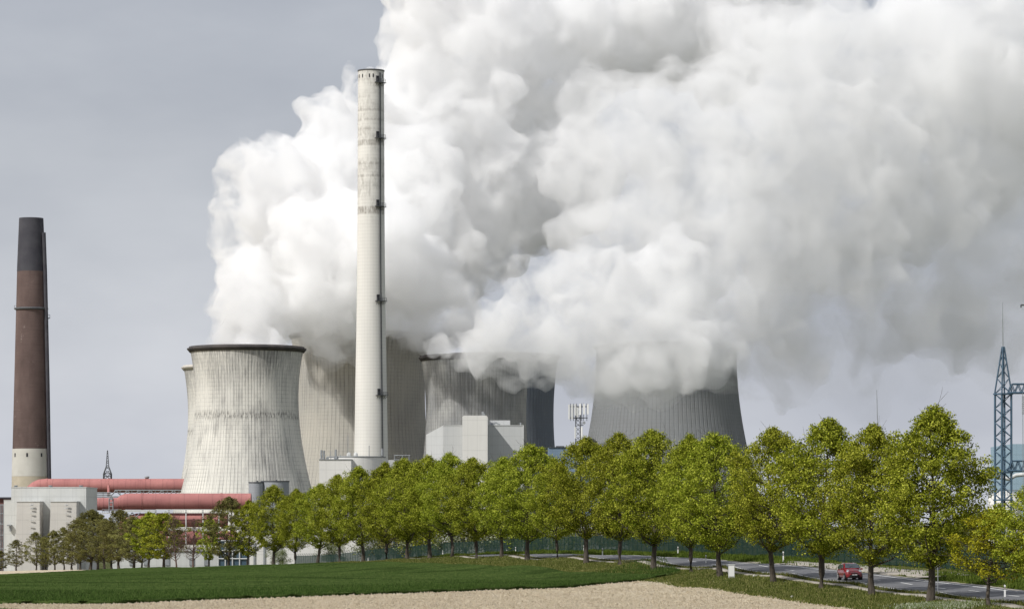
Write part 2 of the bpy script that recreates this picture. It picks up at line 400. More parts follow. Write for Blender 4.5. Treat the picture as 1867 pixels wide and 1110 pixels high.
# crop field: a real 0.3 m high sheet with its own cut edge
def crop_mesh():
    nx_, ny_ = 260, 260
    X = np.zeros((ny_, nx_)); Y = np.zeros((ny_, nx_))
    # lines of constant j run away from the camera towards the row
    for j in range(nx_):
        u = j / (nx_ - 1)
        xn = -130 + u * 147.5; y0 = float(front_edge(xn))
        yr = np.interp(u, [0, 0.55, 0.75, 0.88, 1.0], [735, 770, 660, 520, 360])    # row position reached
        dd = float(np.interp(yr, [360, 560, 620, 660, 780], [-7.0, -6.4, -4.0, -1.6, -2.0]))
        if yr > 775 or u < 0.5: dd = -3.0
        xe, ye = off(yr, dd)
        if u < 0.5:
            w = 1 - u / 0.5; xe = xe - 75 * w; ye = ye + 0 * w - 25 * w
        t = (np.arange(ny_) / (ny_ - 1)) ** 1.6
        X[:, j] = xn + (xe - xn) * t; Y[:, j] = y0 + (float(ye) - y0) * t
    Z = terrain(X, Y)
    lift = 0.26 + 0.05 * np.sin(X * 2.3 + Y) * np.sin(Y * 1.7)
    wob = 0.35 * np.sin(X[0] * 1.7) + 0.25 * np.sin(X[0] * 4.1)
    Y[0] += wob; Y[1] = np.maximum(Y[1], Y[0] + 0.05)
    X = np.vstack([X[:1], X]); Y = np.vstack([Y[:1], Y]); Z = np.vstack([Z[:1] - 0.2, Z + lift])
    Z[:, 0] -= 0.6; Z[:, -1] -= 0.6; Z[-1] -= 0.6
    return X, Y, Z
cX, cY, cZ = crop_mesh()
o = grid_obj('crop_field', cX, cY, cZ, M['crop']); tag(o, 'dark green young cereal crop covering the middle field', None, None, 'structure')

# strips that follow the row
def strip(name, d0, d1, y0, y1, lift, material, nd=6, dy=1.5, skirts=True, kind='structure', wob=0.0, label=None):
    ys = np.arange(y0, y1 + dy, dy); ds = np.linspace(d0, d1, nd)
    if skirts: ds = np.r_[d0 - 0.01, ds, d1 + 0.01]
    X = np.zeros((len(ys), len(ds))); Y = X.copy()
    for k, d in enumerate(ds):
        w = wob * np.sin(ys * 0.9 + 1.3 * k) * np.sin(ys * 0.37) if k in (0, 1, len(ds) - 1, len(ds) - 2) else 0
        a, b = off(ys, d + w); X[:, k] = a; Y[:, k] = b
    Z = terrain(X, Y) + lift
    if skirts: Z[:, 0] -= 0.25; Z[:, -1] -= 0.25
    o = grid_obj(name, X, Y, Z, material); tag(o, label, None, None, kind); return o
def m_asphalt():
    m = mat('asphalt', (0.12, 0.12, 0.125), 0.85, 0, 0.3); t = NT(m); tcn = t.n('ShaderNodeTexCoord'); v = tcn.outputs['Object']
    a = t.noise(v, 0.4, 5, 0.6); b = t.noise(v, 6, 3, 0.6)
    col = t.ramp(a, [(0.3, (0.11, 0.115, 0.125)), (0.7, (0.16, 0.16, 0.17))]); col = t.mix(t.math('MULTIPLY', b, 0.3), col, (0.11, 0.11, 0.115))
    col = t.mix(t.math('MULTIPLY', t.rng(t.noise(v, 0.15, 2, 0.4, loc=(8, 1, 0)), 0.54, 0.56), 0.4), col, (0.075, 0.075, 0.08)); col = t.mix(t.math('MULTIPLY', t.rng(t.noise(v, 1.2, 4, 0.7, loc=(1, 4, 0)), 0.58, 0.7), 0.4), col, (0.22, 0.21, 0.20))
    t.base(col); return m
M['asphalt'] = m_asphalt()
M['gravel'] = m_noisy('pale_gravel', (0.42, 0.39, 0.34), (0.27, 0.24, 0.20), 1.6, 0.95, 0.3)
M['line'] = m_noisy('road_marking_paint', (0.75, 0.75, 0.73), (0.55, 0.55, 0.54), 3.0, 0.6)
strip('grass_verge', -7.4, 19.5, 205, 770, 0.0, M['verge'], 26, 1.5, wob=0.5, label='rough grass verge under the tree row')
ROAD_L = 0.10
strip('road', 3.2, 9.8, 200, 760, ROAD_L, M['asphalt'], 5, 1.5, label='grey asphalt country road behind the trees')
strip('footpath', 1.5, 2.4, 200, 640, 0.05, M['gravel'], 3, 1.5, wob=0.08, label='narrow pale footpath between trees and road')
strip('gravel_shoulder', 9.9, 10.5, 200, 600, 0.06, M['gravel'], 3, 1.5, wob=0.25, label='pale gravel shoulder on the far side of the road')
strip('gravel_layby', 11.2, 16.0, 300, 372, 0.07, M['gravel'], 5, 1.5, wob=0.6, label='pale gravel lay-by beyond the road behind the red car')

def marking(d, w, y0, y1, mb):
    ys = np.linspace(y0, y1, max(2, int((y1 - y0) / 1.5) + 1)); a, b = off(ys, d - w / 2); c, e = off(ys, d + w / 2)
    za = terrain(a, b) + ROAD_L + 0.012; zc = terrain(c, e) + ROAD_L + 0.012
    # follow the road sheet (linear between its stations)
    n = len(ys); vs = [(a[i], b[i], za[i]) for i in range(n)] + [(c[i], e[i], zc[i]) for i in range(n)]
    mb.add(vs, [(i, n + i, n + i + 1, i + 1) for i in range(n - 1)])
mk = MB(); marking(9.1, 0.24, 202, 700, mk); marking(3.55, 0.14, 202, 700, mk)
single(mk, 'road_edge_lines', M['line'], (0, 0, 0), None, None, kind='structure')
mk = MB(); y = 205.0
while y < 640: marking(6.4, 0.2, y, y + 4.0, mk); y += 11.5
single(mk, 'road_centre_dashes', M['line'], (0, 0, 0), None, None, kind='structure')

# ------------------------------------------------------------------ cooling towers
def tower(X, Z, prof_px, name, label, m, nseg=160, rim=True, rimmat=None, rim_px=None, group='concrete cooling towers'):
    """prof_px: list of (photo y, half width in px), top first"""
    k = Z / F; ys = [p[0] for p in prof_px]; hs = [p[1] for p in prof_px]
    base = P(X, HY, Z); base.z = -17.0
    ztop = HC + (HY - ys[0]) * k
    yy = np.linspace(ys[0], HY + 22.0 / k, 40)
    # smooth curve through the given half widths
    co = np.polyfit((np.array(ys) - ys[0]) / 100, hs, min(3, len(ys) - 1)); hh = np.polyval(co, (yy - ys[0]) / 100)
    prof = [(h * k, HC + (HY - y) * k + 17.0) for y, h in zip(yy, hh)][::-1]
    t = thing(name, base, label, 'cooling tower', group)
    part(MB().lathe(base, prof, nseg), 'shell', m, t)
    rt = prof[-1][0]; zt = prof[-1][1]
    inner = MB().lathe(base, [(float(np.interp(zz, [p[1] for p in prof], [p[0] for p in prof])) - 0.9, zz) for zz in np.linspace(zt - 30, zt - 0.1, 8)][::-1], nseg); part(inner, 'inner_wall', M['tower_in'], t)
    if rim:
        w = 1.15
        part(MB().lathe(base, [(rt - 0.95, zt), (rt + 0.05, zt - 1.6), (rt + w, zt - 0.3), (rt + w, zt + 0.05), (rt + 0.3, zt + 0.1), (rt + 0.3, zt + 0.75), (rt - 0.95, zt + 0.75), (rt - 0.95, zt)], nseg),
             'rim', rimmat or M['rim_brown'], t)
    return t
M['tower_in'] = mat('tower_inner_concrete', (0.3, 0.3, 0.29), 0.9)
M['rim_brown'] = m_noisy('weathered_rim', (0.05, 0.047, 0.05), (0.095, 0.085, 0.08), 0.3, 0.9)
M['rim_pale'] = m_noisy('pale_rim', (0.55, 0.52, 0.47), (0.42, 0.4, 0.37), 0.3, 0.9)
mtA = m_tower('streaked_cream_concrete', (0.74, 0.72, 0.655), (0.60, 0.59, 0.55), 108, 1.0, 0.8, mid=65.0, topdark=74.0)
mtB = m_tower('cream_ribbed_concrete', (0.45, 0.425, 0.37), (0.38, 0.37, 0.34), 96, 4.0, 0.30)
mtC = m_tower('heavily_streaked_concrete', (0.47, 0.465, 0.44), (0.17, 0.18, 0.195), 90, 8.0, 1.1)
mtD = m_tower('shade_toned_ribbed_concrete', (0.15, 0.17, 0.20), (0.13, 0.15, 0.18), 90, 12.0, 0.3)  # steam shadow and haze are put into the dark bluish base colour
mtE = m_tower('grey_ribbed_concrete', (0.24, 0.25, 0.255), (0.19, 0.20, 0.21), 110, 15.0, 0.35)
tower(450, 1350, [(636, 103.5), (713, 95.0), (766, 94.5), (825, 104), (896, 119.5), (1048, 165)], 'cooling_tower', 'pale streaked cooling tower in front at left, dark brown rim, steam rising from its mouth', mtA)
tower(432, 1600, [(670, 97), (740, 89), (790, 89), (850, 98), (920, 112), (1032, 150)], 'cooling_tower', 'cooling tower mostly hidden behind the front one, a sliver with pale lip at left', mtA, rimmat=M['rim_pale'])
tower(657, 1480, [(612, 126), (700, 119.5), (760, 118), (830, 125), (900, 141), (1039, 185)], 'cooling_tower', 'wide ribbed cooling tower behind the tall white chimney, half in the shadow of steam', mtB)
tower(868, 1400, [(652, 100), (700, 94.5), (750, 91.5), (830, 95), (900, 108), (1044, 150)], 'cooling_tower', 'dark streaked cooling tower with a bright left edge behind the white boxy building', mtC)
tower(906, 1620, [(650, 112), (715, 104.5), (775, 104), (830, 106.5), (900, 118), (1031, 155)], 'cooling_tower', 'shaded blue-grey cooling tower showing as a narrow strip right of the streaked one', mtD)
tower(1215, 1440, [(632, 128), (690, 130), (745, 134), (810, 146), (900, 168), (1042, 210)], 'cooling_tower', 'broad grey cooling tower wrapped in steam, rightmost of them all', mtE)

# ------------------------------------------------------------------ tall white chimney
def m_chimney():
    m = mat('weathered_white_concrete', (0.6, 0.58, 0.53), 0.85, 0, 0.2); t = NT(m)
    uv = t.n('ShaderNodeUVMap'); sp = t.n('ShaderNodeSeparateXYZ'); t.l(uv.outputs[0], sp.inputs[0]); u, v = sp.outputs['X'], sp.outputs['Y']
    cmb = t.n('ShaderNodeCombineXYZ'); t.l(t.math('MULTIPLY', u, 34.0), cmb.inputs[0]); t.l(v, cmb.inputs[1]); vec = cmb.outputs[0]
    n1 = t.noise(vec, 1.0, 5, 0.7, sc=(0.9, 0.35, 1)); band = t.noise(vec, 1.0, 3, 0.6, sc=(0.02, 0.14, 1), loc=(3, 2, 1))
    col = t.ramp(t.noise(vec, 1.0, 3, 0.5, sc=(0.15, 0.03, 1)), [(0.3, (0.72, 0.705, 0.66)), (0.7, (0.64, 0.63, 0.59))])
    up = t.rng(v, 128, 136)
    f = t.math('MULTIPLY', t.math('MULTIPLY', t.rng(n1, 0.40, 0.72), t.rng(band, 0.40, 0.60)), up)
    col = t.mix(t.math('MULTIPLY', f, 0.75), col, (0.24, 0.225, 0.20))
    for c_, w_b, s_ in ((135.0, 1.7, 0.75), (159.6, 1.3, 0.6), (147.5, 0.6, 0.5), (152, 0.5, 0.4), (168, 0.5, 0.4), (171.5, 0.6, 0.4), (164.5, 0.4, 0.3)):
        b_ = t.math('SUBTRACT', 1.0, t.rng(t.math('ABSOLUTE', t.math('SUBTRACT', v, c_)), w_b * 0.6, w_b), clamp=True)
        col = t.mix(t.math('MULTIPLY', t.math('MULTIPLY', b_, t.rng(n1, 0.34, 0.58)), s_), col, (0.22, 0.20, 0.175))
    hl = t.math('ABSOLUTE', t.math('SUBTRACT', t.math('FRACT', t.math('DIVIDE', v, 1.25)), 0.5))
    col = t.mix(t.math('MULTIPLY', t.rng(hl, 0.36, 0.5), 0.14), col, (0.2, 0.19, 0.17))
    ul = t.math('ABSOLUTE', t.math('SUBTRACT', t.math('FRACT', t.math('MULTIPLY', u, 30.0)), 0.5))
    col = t.mix(t.math('MULTIPLY', t.rng(ul, 0.4, 0.5), 0.12), col, (0.25, 0.2, 0.15))
    t.base(col); t.bump(n1, 0.15, 0.1); return m
M['chim'] = m_chimney()
ZC = 1200.0; kc = ZC / F
cb = P(676.5, HY, ZC); cb.z = -17.0
ch = thing('chimney', cb, 'very tall pale concrete chimney with ladder platforms, standing before the steam', 'chimney')
pr = [(129.5, 23.6), (250, 24.2), (375, 24.6), (480, 25.2), (600, 26.8), (700, 28.6), (845, 31.0), (1060, 35.0)]
part(MB().lathe(cb, [(h * kc, HC + (HY - y) * kc + 17) for y, h in pr][::-1], 72), 'shaft', M['chim'], ch)
zt = HC + (HY - 129.5) * kc + 17
part(MB().lathe(cb, [(4.75, zt - 0.3), (4.9, zt - 0.3), (4.9, zt + 0.15), (3.9, zt + 0.15), (3.9, zt - 10)], 72), 'crown_band', M['steel_dark'], ch)
def rad_at(y): return float(np.interp(y, [p[0] for p in pr], [p[1] for p in pr])) * kc
for ang in (-62, -38, -5, 12, 62, -85):    # slots below the crown
    y_ = 141.0; r_ = rad_at(y_); a = R(ang)
    c_ = Vector((cb.x + r_ * math.sin(a), cb.y - r_ * math.cos(a), HC + (HY - y_) * kc))
    part(MB().box(c_, (0.42, 0.16, 1.3), a), 'opening', M['hole'], ch)
al = R(43)   # bearing of the ladder seen right of the centre
lad = MB()
ysl = [135, 250, 375, 480, 600, 700, 845, 1000]
for i in range(len(ysl) - 1):
    for da in (-0.035, 0.035):
        pts = []
        for y_ in (ysl[i], ysl[i + 1]):
            r_ = rad_at(y_) + 0.32; pts.append(Vector((cb.x + r_ * math.sin(al + da), cb.y - r_ * math.cos(al + da), HC + (HY - y_) * kc)))
        lad.tube(pts[0], pts[1], 0.13, n=5)
z_ = -17 + 3
while z_ < HC + (HY - 136) * kc:
    y_ = HY - (z_ - HC) / kc; r_ = rad_at(y_) + 0.32
    a_ = Vector((cb.x + r_ * math.sin(al - 0.035), cb.y - r_ * math.cos(al - 0.035), z_)); b_ = Vector((cb.x + r_ * math.sin(al + 0.035), cb.y - r_ * math.cos(al + 0.035), z_))
    lad.tube(a_, b_, 0.06, n=4, cap=False); z_ += 0.9
part(lad, 'ladder', M['steel_dark'], ch)
for y_ in (153, 254, 378, 550, 721):
    r_ = rad_at(y_); z0 = HC + (HY - y_) * kc
    pf = MB()
    for a0 in np.linspace(-0.16, 0.5, 5):
        a = al + a0 - 0.17
        c_ = Vector((cb.x + (r_ + 0.7) * math.sin(a), cb.y - (r_ + 0.7) * math.cos(a), z0)); pf.box(c_, (1.0, 1.3, 0.22), a)
        q = Vector((cb.x + (r_ + 1.3) * math.sin(a), cb.y - (r_ + 1.3) * math.cos(a), z0)); pf.tube(q, q + Vector((0, 0, 1.2)), 0.07, n=4)
        pf.tube(q + Vector((0, 0, -0.1)), Vector((cb.x + r_ * math.sin(a), cb.y - r_ * math.cos(a), z0 - 1.3)), 0.08, n=4)
    qs = [Vector((cb.x + (r_ + 1.3) * math.sin(al + a0 - 0.17), cb.y - (r_ + 1.3) * math.cos(al + a0 - 0.17), z0)) for a0 in np.linspace(-0.2, 0.54, 6)]
    for h_ in (0.6, 1.2):
        for i in range(5): pf.tube(qs[i] + Vector((0, 0, h_)), qs[i + 1] + Vector((0, 0, h_)), 0.06, n=4)
    pl = part(pf, 'platform', M['steel_dark'], ch)
    a = al - 0.20
    part(MB().box((cb.x + (r_ + 0.12) * math.sin(a), cb.y - (r_ + 0.12) * math.cos(a), z0 + 1.25), (1.1, 0.3, 2.2), a), 'platform_door', M['hole'], pl)

# ------------------------------------------------------------------ brick chimney at left
ZB = 1500.0; kb = ZB / F; bb = P(57, HY, ZB); bb.z = -17
def m_brickch():
    m = mat('sooty_brown_brick', (0.1, 0.07, 0.06), 0.95, 0, 0.1); t = NT(m)
    uv = t.n('ShaderNodeUVMap'); sp = t.n('ShaderNodeSeparateXYZ'); t.l(uv.outputs[0], sp.inputs[0]); u, v = sp.outputs['X'], sp.outputs['Y']
    cmb = t.n('ShaderNodeCombineXYZ'); t.l(t.math('MULTIPLY', u, 45.0), cmb.inputs[0]); t.l(v, cmb.inputs[1]); vec = cmb.outputs[0]
    col = t.ramp(t.noise(vec, 1.0, 5, 0.6, sc=(0.15, 0.06, 1)), [(0.3, (0.095, 0.068, 0.063)), (0.7, (0.15, 0.11, 0.10))])
    col = t.mix(t.math('MULTIPLY', t.rng(t.noise(vec, 1.0, 3, 0.6, sc=(0.1, 1.2, 1)), 0.5, 0.7), 0.3), col, (0.08, 0.06, 0.055))
    ws = t.math('MULTIPLY', t.rng(t.noise(vec, 1.0, 5, 0.75, sc=(0.25, 0.3, 1), loc=(2, 3.4, 0)), 0.60, 0.70), t.rng(t.noise(vec, 1.0, 2, 0.5, sc=(0.06, 0.05, 1), loc=(2.2, 1.1, 5)), 0.5, 0.62))
    col = t.mix(t.math('MULTIPLY', ws, 0.6), col, (0.36, 0.31, 0.29))
    t.base(col); return m
M['brick'] = m_brickch()
M['soot'] = m_noisy('black_soot_concrete', (0.045, 0.045, 0.055), (0.065, 0.065, 0.075), 0.2, 0.9)
M['base_white'] = m_noisy('pale_chimney_base', (0.54, 0.53, 0.49), (0.47, 0.46, 0.42), 0.15, 0.9)
M['base_sand'] = m_noisy('sand_chimney_foot', (0.47, 0.42, 0.33), (0.40, 0.36, 0.28), 0.15, 0.9)
bc = thing('chimney', bb, 'thick brown brick chimney with black top and pale foot at the left edge', 'chimney')
def seg(ya, yb, ha, hb, nm, m_):
    part(MB().lathe(bb, [(hb * kb, HC + (HY - yb) * kb + 17), (ha * kb, HC + (HY - ya) * kb + 17)], 64), nm, m_, bc)
hb_ = lambda y: float(np.interp(y, [398, 495, 565, 700, 818, 890, 1040], [22.0, 26.0, 28.0, 31.5, 33.8, 35.3, 38.0]))
seg(398, 495, hb_(398), hb_(495), 'sooty_top', M['soot']); seg(495, 818, hb_(495) - 0.3, hb_(818), 'brick_shaft', M['brick'])
seg(818, 868, hb_(818) + 0.5, hb_(868) + 0.5, 'pale_foot', M['base_white']); seg(868, 1040, hb_(868) + 0.3, hb_(1040), 'sand_foot', M['base_sand'])
part(MB().lathe(bb, [(hb_(398) * kb, HC + (HY - 398) * kb + 17), (hb_(398) * kb - 1, HC + (HY - 398) * kb + 17), (hb_(398) * kb - 1, HC + (HY - 398) * kb + 2)], 64), 'mouth', M['hole'], bc)
zr = HC + (HY - 563) * kb + 17
part(MB().lathe(bb, [(hb_(563) * kb, zr - 0.6), (hb_(563) * kb + 0.7, zr - 0.3), (hb_(563) * kb + 0.7, zr + 0.35), (hb_(563) * kb, zr + 0.5)], 64), 'collar', M['steel_dark'], bc)
ld = MB(); prev = None
for y_ in (425, 495, 600, 700, 810, 880):
    a = R(66); r_ = hb_(y_) * kb + 0.9; q = Vector((bb.x + r_ * math.sin(a), bb.y - r_ * math.cos(a), HC + (HY - y_) * kb))
    if prev: ld.tube(prev, q, 0.9, n=8)
    prev = q
part(ld, 'side_duct', M['soot'], bc)
for (px_, py_) in ((88.5, 580), (28.5, 563)):
    pp = MB(); q = P(px_, py_, ZB); pp.box(q, (1.3, 1.6, 0.3)); 
    for dx in (-0.6, 0.6): pp.tube(q + Vector((dx, 0, 0)), q + Vector((dx, 0, 1.5)), 0.1, n=4)
    pp.tube(q + Vector((-0.6, 0, 1.5)), q + Vector((0.6, 0, 1.5)), 0.1, n=4)
    pp.tube(q + Vector((0, 0, -0.1)), q + Vector((-0.8 if px_ > 57 else 0.8, 0, -1.6)), 0.14, n=4)
    part(pp, 'platform', M['steel_grey'], bc)
for px_ in (31.5, 54.5, 79):
    a = math.asin((px_ - 57) / hb_(829)); r_ = hb_(829) * kb + 0.12
    part(MB().box((bb.x + r_ * math.sin(a), bb.y - r_ * math.cos(a), HC + (HY - 829.5) * kb), (0.75, 0.3, 1.7), a), 'opening', M['hole'], bc)

# ------------------------------------------------------------------ boxy buildings
def bx(mb, X0, X1, Y0, Y1, Z, depth):
    """box whose front face is at distance Z and spans photo X0..X1, Y0 (top) .. Y1"""
    a = P(X0, Y0, Z); b = P(X1, Y1, Z)
    mb.box(((a.x + b.x) / 2, Z + depth / 2, (a.z + b.z) / 2), (abs(b.x - a.x), depth, abs(a.z - b.z))); return mb
def m_panel(name, c0, c1, sx=0.2, line=2.5, dirt=0.3):
    m = mat(name, c0, 0.8, 0, 0.25); t = NT(m); tcn = t.n('ShaderNodeTexCoord'); v = tcn.outputs['Object']
    sp = t.n('ShaderNodeSeparateXYZ'); t.l(v, sp.inputs[0])
    col = t.ramp(t.noise(v, sx, 6, 0.65, sc=(1, 1, 0.35)), [(0.3, c0), (0.7, c1)])
    s_ = t.rng(t.noise(v, 1.0, 4, 0.6, sc=(0.9, 0.9, 0.06)), 0.52, 0.75); col = t.mix(t.math('MULTIPLY', s_, dirt), col, tuple(c * 0.6 for c in c0))
    for ax, off_ in (('X', 0.0), ('Z', 0.3)):
        fr = t.math('ABSOLUTE', t.math('SUBTRACT', t.math('FRACT', t.math('DIVIDE', t.math('ADD', sp.outputs[ax], 500.0 + off_), line if ax == 'X' else line * 1.6)), 0.5))
        col = t.mix(t.math('MULTIPLY', t.rng(fr, 0.44, 0.5), 0.22), col, tuple(c * 0.5 for c in c0))
    col = t.mix(t.math('MULTIPLY', t.rng(t.noise(v, 0.5, 6, 0.7, loc=(3, 3, 3)), 0.55, 0.72), dirt), col, tuple(c * 0.7 for c in c0))
    t.base(col); return m
M['conc'] = m_panel('grey_concrete_panels', (0.60, 0.61, 0.59), (0.50, 0.51, 0.50), 0.12, 4.0)
M['beige'] = m_panel('beige_cladding', (0.56, 0.54, 0.50), (0.50, 0.48, 0.45), 0.1, 3.0, 0.15)
M['clad'] = m_panel('pale_grey_cladding', (0.50, 0.51, 0.51), (0.46, 0.47, 0.47), 0.1, 1.8, 0.15)
M['white_clad'] = m_panel('white_cladding', (0.70, 0.69, 0.66), (0.64, 0.63, 0.60), 0.1, 3.0, 0.12)
M['blue_clad'] = m_panel('blue_grey_cladding', (0.19, 0.26, 0.34), (0.16, 0.22, 0.30), 0.1, 2.0, 0.1)
M['silo_grey'] = m_panel('grey_silo_steel', (0.33, 0.35, 0.37), (0.28, 0.30, 0.32), 0.1, 1.2, 0.3)
def m_duct():
    m = mat('faded_red_duct_paint', (0.44, 0.175, 0.165), 0.7, 0, 0.2); t = NT(m); tcn = t.n('ShaderNodeTexCoord'); v = tcn.outputs['Object']; sp = t.n('ShaderNodeSeparateXYZ'); t.l(v, sp.inputs[0])
    col = t.ramp(t.noise(v, 0.18, 5, 0.6, sc=(0.5, 1, 1)), [(0.3, (0.46, 0.20, 0.185)), (0.7, (0.35, 0.145, 0.14))])
    col = t.mix(t.math('MULTIPLY', t.rng(t.noise(v, 1.0, 5, 0.7, sc=(1.4, 0.1, 0.12)), 0.52, 0.72), 0.45), col, (0.19, 0.085, 0.08))
    fr = t.math('ABSOLUTE', t.math('SUBTRACT', t.math('FRACT', t.math('DIVIDE', t.math('ADD', sp.outputs['X'], 500.0), 5.3)), 0.5)); col = t.mix(t.math('MULTIPLY', t.rng(fr, 0.47, 0.5), 0.6), col, (0.16, 0.07, 0.07))
    t.base(col); return m
M['red_pipe'] = m_duct()
M['red_dark'] = m_noisy('dark_red_panels', (0.10, 0.05, 0.05), (0.15, 0.07, 0.06), 0.4, 0.8)
M['glass'] = mat('blue_glass', (0.06, 0.10, 0.14), 0.15, 0.0, 0.8)

ZL = 1130.0
lb = thing('filter_building', P(90, 1069, ZL), 'grey concrete plant building with two tapered shafts, at the foot of the brick chimney', 'building')
part(bx(MB(), 20.5, 157, 888.5, 1066, ZL, 30), 'main_block', M['conc'], lb)
part(bx(MB(), 7, 20.4, 911.5, 1066, ZL + 0.4, 28), 'annex', M['conc'], lb)
part(bx(bx(MB(), 20, 157.5, 887.2, 888.4, ZL - 0.15, 30.3), 6.5, 20.3, 910.6, 911.4, ZL + 0.25, 28.3), 'parapet', M['steel_white'], lb)
def shaft(x0, x1, nm):
    mb = MB(); a = P(x0, 914.5, ZL); b = P(x1, 914.5, ZL); c0 = P(x0, 935, ZL); d0 = P(x1, 935, ZL); e = P(x0 - 5, 1066, ZL); f = P(x1 + 2, 1066, ZL)
    vs = []; 
    for (l, r, dp) in ((a, b, 8.0), (c0, d0, 8.3), (e, f, 9.3)):
        vs += [(l.x, ZL - dp, l.z), (r.x, ZL - dp, r.z), (r.x, ZL - 0.05, r.z), (l.x, ZL - 0.05, l.z)]
    fs = [(0, 1, 2, 3)]
    for k in (0, 4): fs += [(k + 4, k + 5, k + 1, k), (k + 5, k + 6, k + 2, k + 1), (k + 7, k + 4, k, k + 3)]
    mb.add(vs, fs); s_ = part(mb, nm, M['beige'], lb)
    tr = MB(); tr.box(((a.x + b.x) / 2, ZL - 4.1, a.z + 0.1), (b.x - a.x + 0.3, 8.3, 0.25)); part(tr, 'edge_trim', M['steel_white'], s_)
    cx_ = (x0 + x1) / 2
    for y_, w, h_ in ((920, 8, 2.0), (926, 8, 1.8), (935, 9, 0.7), (947.5, 9, 0.7), (959, 9, 0.7), (972, 8, 2.2)):
        if nm == 'shaft' and x0 > 80 and y_ > 940: y_ += 3
        q = P(cx_, y_, ZL - 8.45); part(MB().box((q.x, ZL - 9.0, q.z), (w * 0.16, 0.25, h_ * 0.19)), 'louvre', M['steel_white'], s_)
        part(MB().box((q.x + 0.25, ZL - 9.16, q.z - 0.14), (w * 0.10, 0.15, h_ * 0.07)), 'louvre_slot', M['steel_dark'], s_)
shaft(37, 78.5, 'shaft'); shaft(98, 145, 'shaft')
for px_ in (29, 92, 148):
    rv = MB(); q = P(px_, 888.3, ZL + 6); rv.tube(q, q + Vector((0, 0, 0.55)), 0.55, n=10).tube(q + Vector((0, 0, 0.5)), q + Vector((0, 0, 0.75)), 0.8, n=10); part(rv, 'roof_vent', M['steel_grey'], lb)

pj = MB(); q = P(18, 957, ZL); pj.box((q.x, ZL - 0.9, q.z), (1.5, 2.0, 0.35)).box((q.x + 0.3, ZL - 0.5, q.z - 1.0), (0.5, 1.1, 2.2)); part(pj, 'wall_bracket', M['steel_grey'], lb); pj = MB(); q = P(33.5, 954, ZL); pj.box((q.x, ZL - 0.1, q.z), (0.4, 0.4, 1.0))
part(pj, 'wall_box', M['steel_grey'], lb)
sr = thing('conveyor_tower', P(-20, 1066, 1180), 'dark red panelled structure with pale steel frame at the extreme left edge', 'building')
part(bx(MB(), -60, 20, 908.5, 1062, 1180, 20), 'panel_wall', M['red_dark'], sr)
fr = MB()
for px_ in (-30, -12, 2, 6): fr.tube(P(px_, 1062, 1176), P(px_, 920, 1176), 0.22, n=4)
for y_ in (920, 936, 955, 975, 1000, 1025): fr.tube(P(-30, y_, 1176), P(7, y_, 1176), 0.2, n=4)
for y_ in (936, 975): fr.tube(P(-12, y_, 1176), P(2, y_ + 19, 1176), 0.15, n=4)
part(fr, 'steel_frame', M['steel_grey'], sr)
part(bx(MB(), -62, 21, 905.8, 908.4, 1179, 22), 'roof_edge', M['soot'], sr)

# low pale structures seen under the left trees
q0 = thing('low_plant_building', P(330, 1060, 1090), 'low pale concrete building glimpsed below the crowns of the left trees', 'building')
part(bx(MB(), 205, 402, 1004, 1062, 1090, 20), 'wall', M['conc'], q0)
for px_ in (236, 262, 300, 345, 372): part(bx(MB(), px_, px_ + 9, 1016, 1030, 1089.7, 0.6), 'buttress', M['steel_grey'], q0)
part(bx(MB(), 203, 404, 1001, 1004, 1089.5, 21), 'roof_edge', M['steel_white'], q0)
q0 = thing('glazed_hall', P(425, 1060, 1070), 'blue glazed hall with white mullions behind the tree trunks', 'building')
part(bx(MB(), 398, 452, 985, 1060, 1070, 15), 'hall', M['glass'], q0)
fr = MB()
for px_ in (398, 411, 424, 437, 452): fr.tube(P(px_, 1058, 1069.6), P(px_, 985, 1069.6), 0.22, n=4)
for y_ in (985, 1003, 1018, 1032): fr.tube(P(397, y_, 1069.6), P(453, y_, 1069.6), 0.2, n=4)
part(fr, 'mullion', M['steel_white'], q0)
q0 = thing('storage_hall', P(560, 1060, 1020), 'large white storage hall behind the trunks left of the white silos', 'building')
part(bx(MB(), 455, 668, 972, 1060, 1020, 25), 'wall', M['white_clad'], q0)
part(bx(MB(), 454, 669, 969.5, 972, 1019.6, 26), 'roof_edge', M['steel_grey'], q0)
for px_ in (462, 480, 498): part(bx(MB(), px_, px_ + 3, 990, 1055, 1019.6, 0.5), 'downpipe', M['steel_grey'], q0)
part(bx(MB(), 503, 513, 990, 1055, 1019.6, 0.5), 'grey_panel', M['conc'], q0)

# grey silos in front of the cooling tower
gs = thing('twin_silos', P(490, 1060, 1235), 'two joined grey steel silos in front of the streaked cooling tower', 'silo')
for (x0, x1, zt_, dz) in ((453.5, 480, 878.5, 0.0), (476, 527, 876.5, 3.0)):
    k = (1235 + dz) / F; c_ = P((x0 + x1) / 2, HY, 1235 + dz); c_.z = -17; r_ = (x1 - x0) / 2 * k; h_ = HC + (HY - zt_) * k + 17
    s_ = part(MB().lathe(c_, [(r_, 0), (r_, h_)], 48, cap=True), 'silo', M['silo_grey'], gs)
    part(MB().lathe(c_, [(r_, h_ - 0.3), (r_ + 0.15, h_ - 0.3), (r_ + 0.15, h_ + 0.08), (r_ - 0.4, h_ + 0.08)], 48), 'top_ring', M['steel_dark'], s_)
    part(MB().tube((c_.x + 0.5, c_.y, c_.z + h_), (c_.x + 0.5, c_.y, c_.z + h_ + 0.5), 0.35, n=10), 'vent', M['steel_dark'], s_)
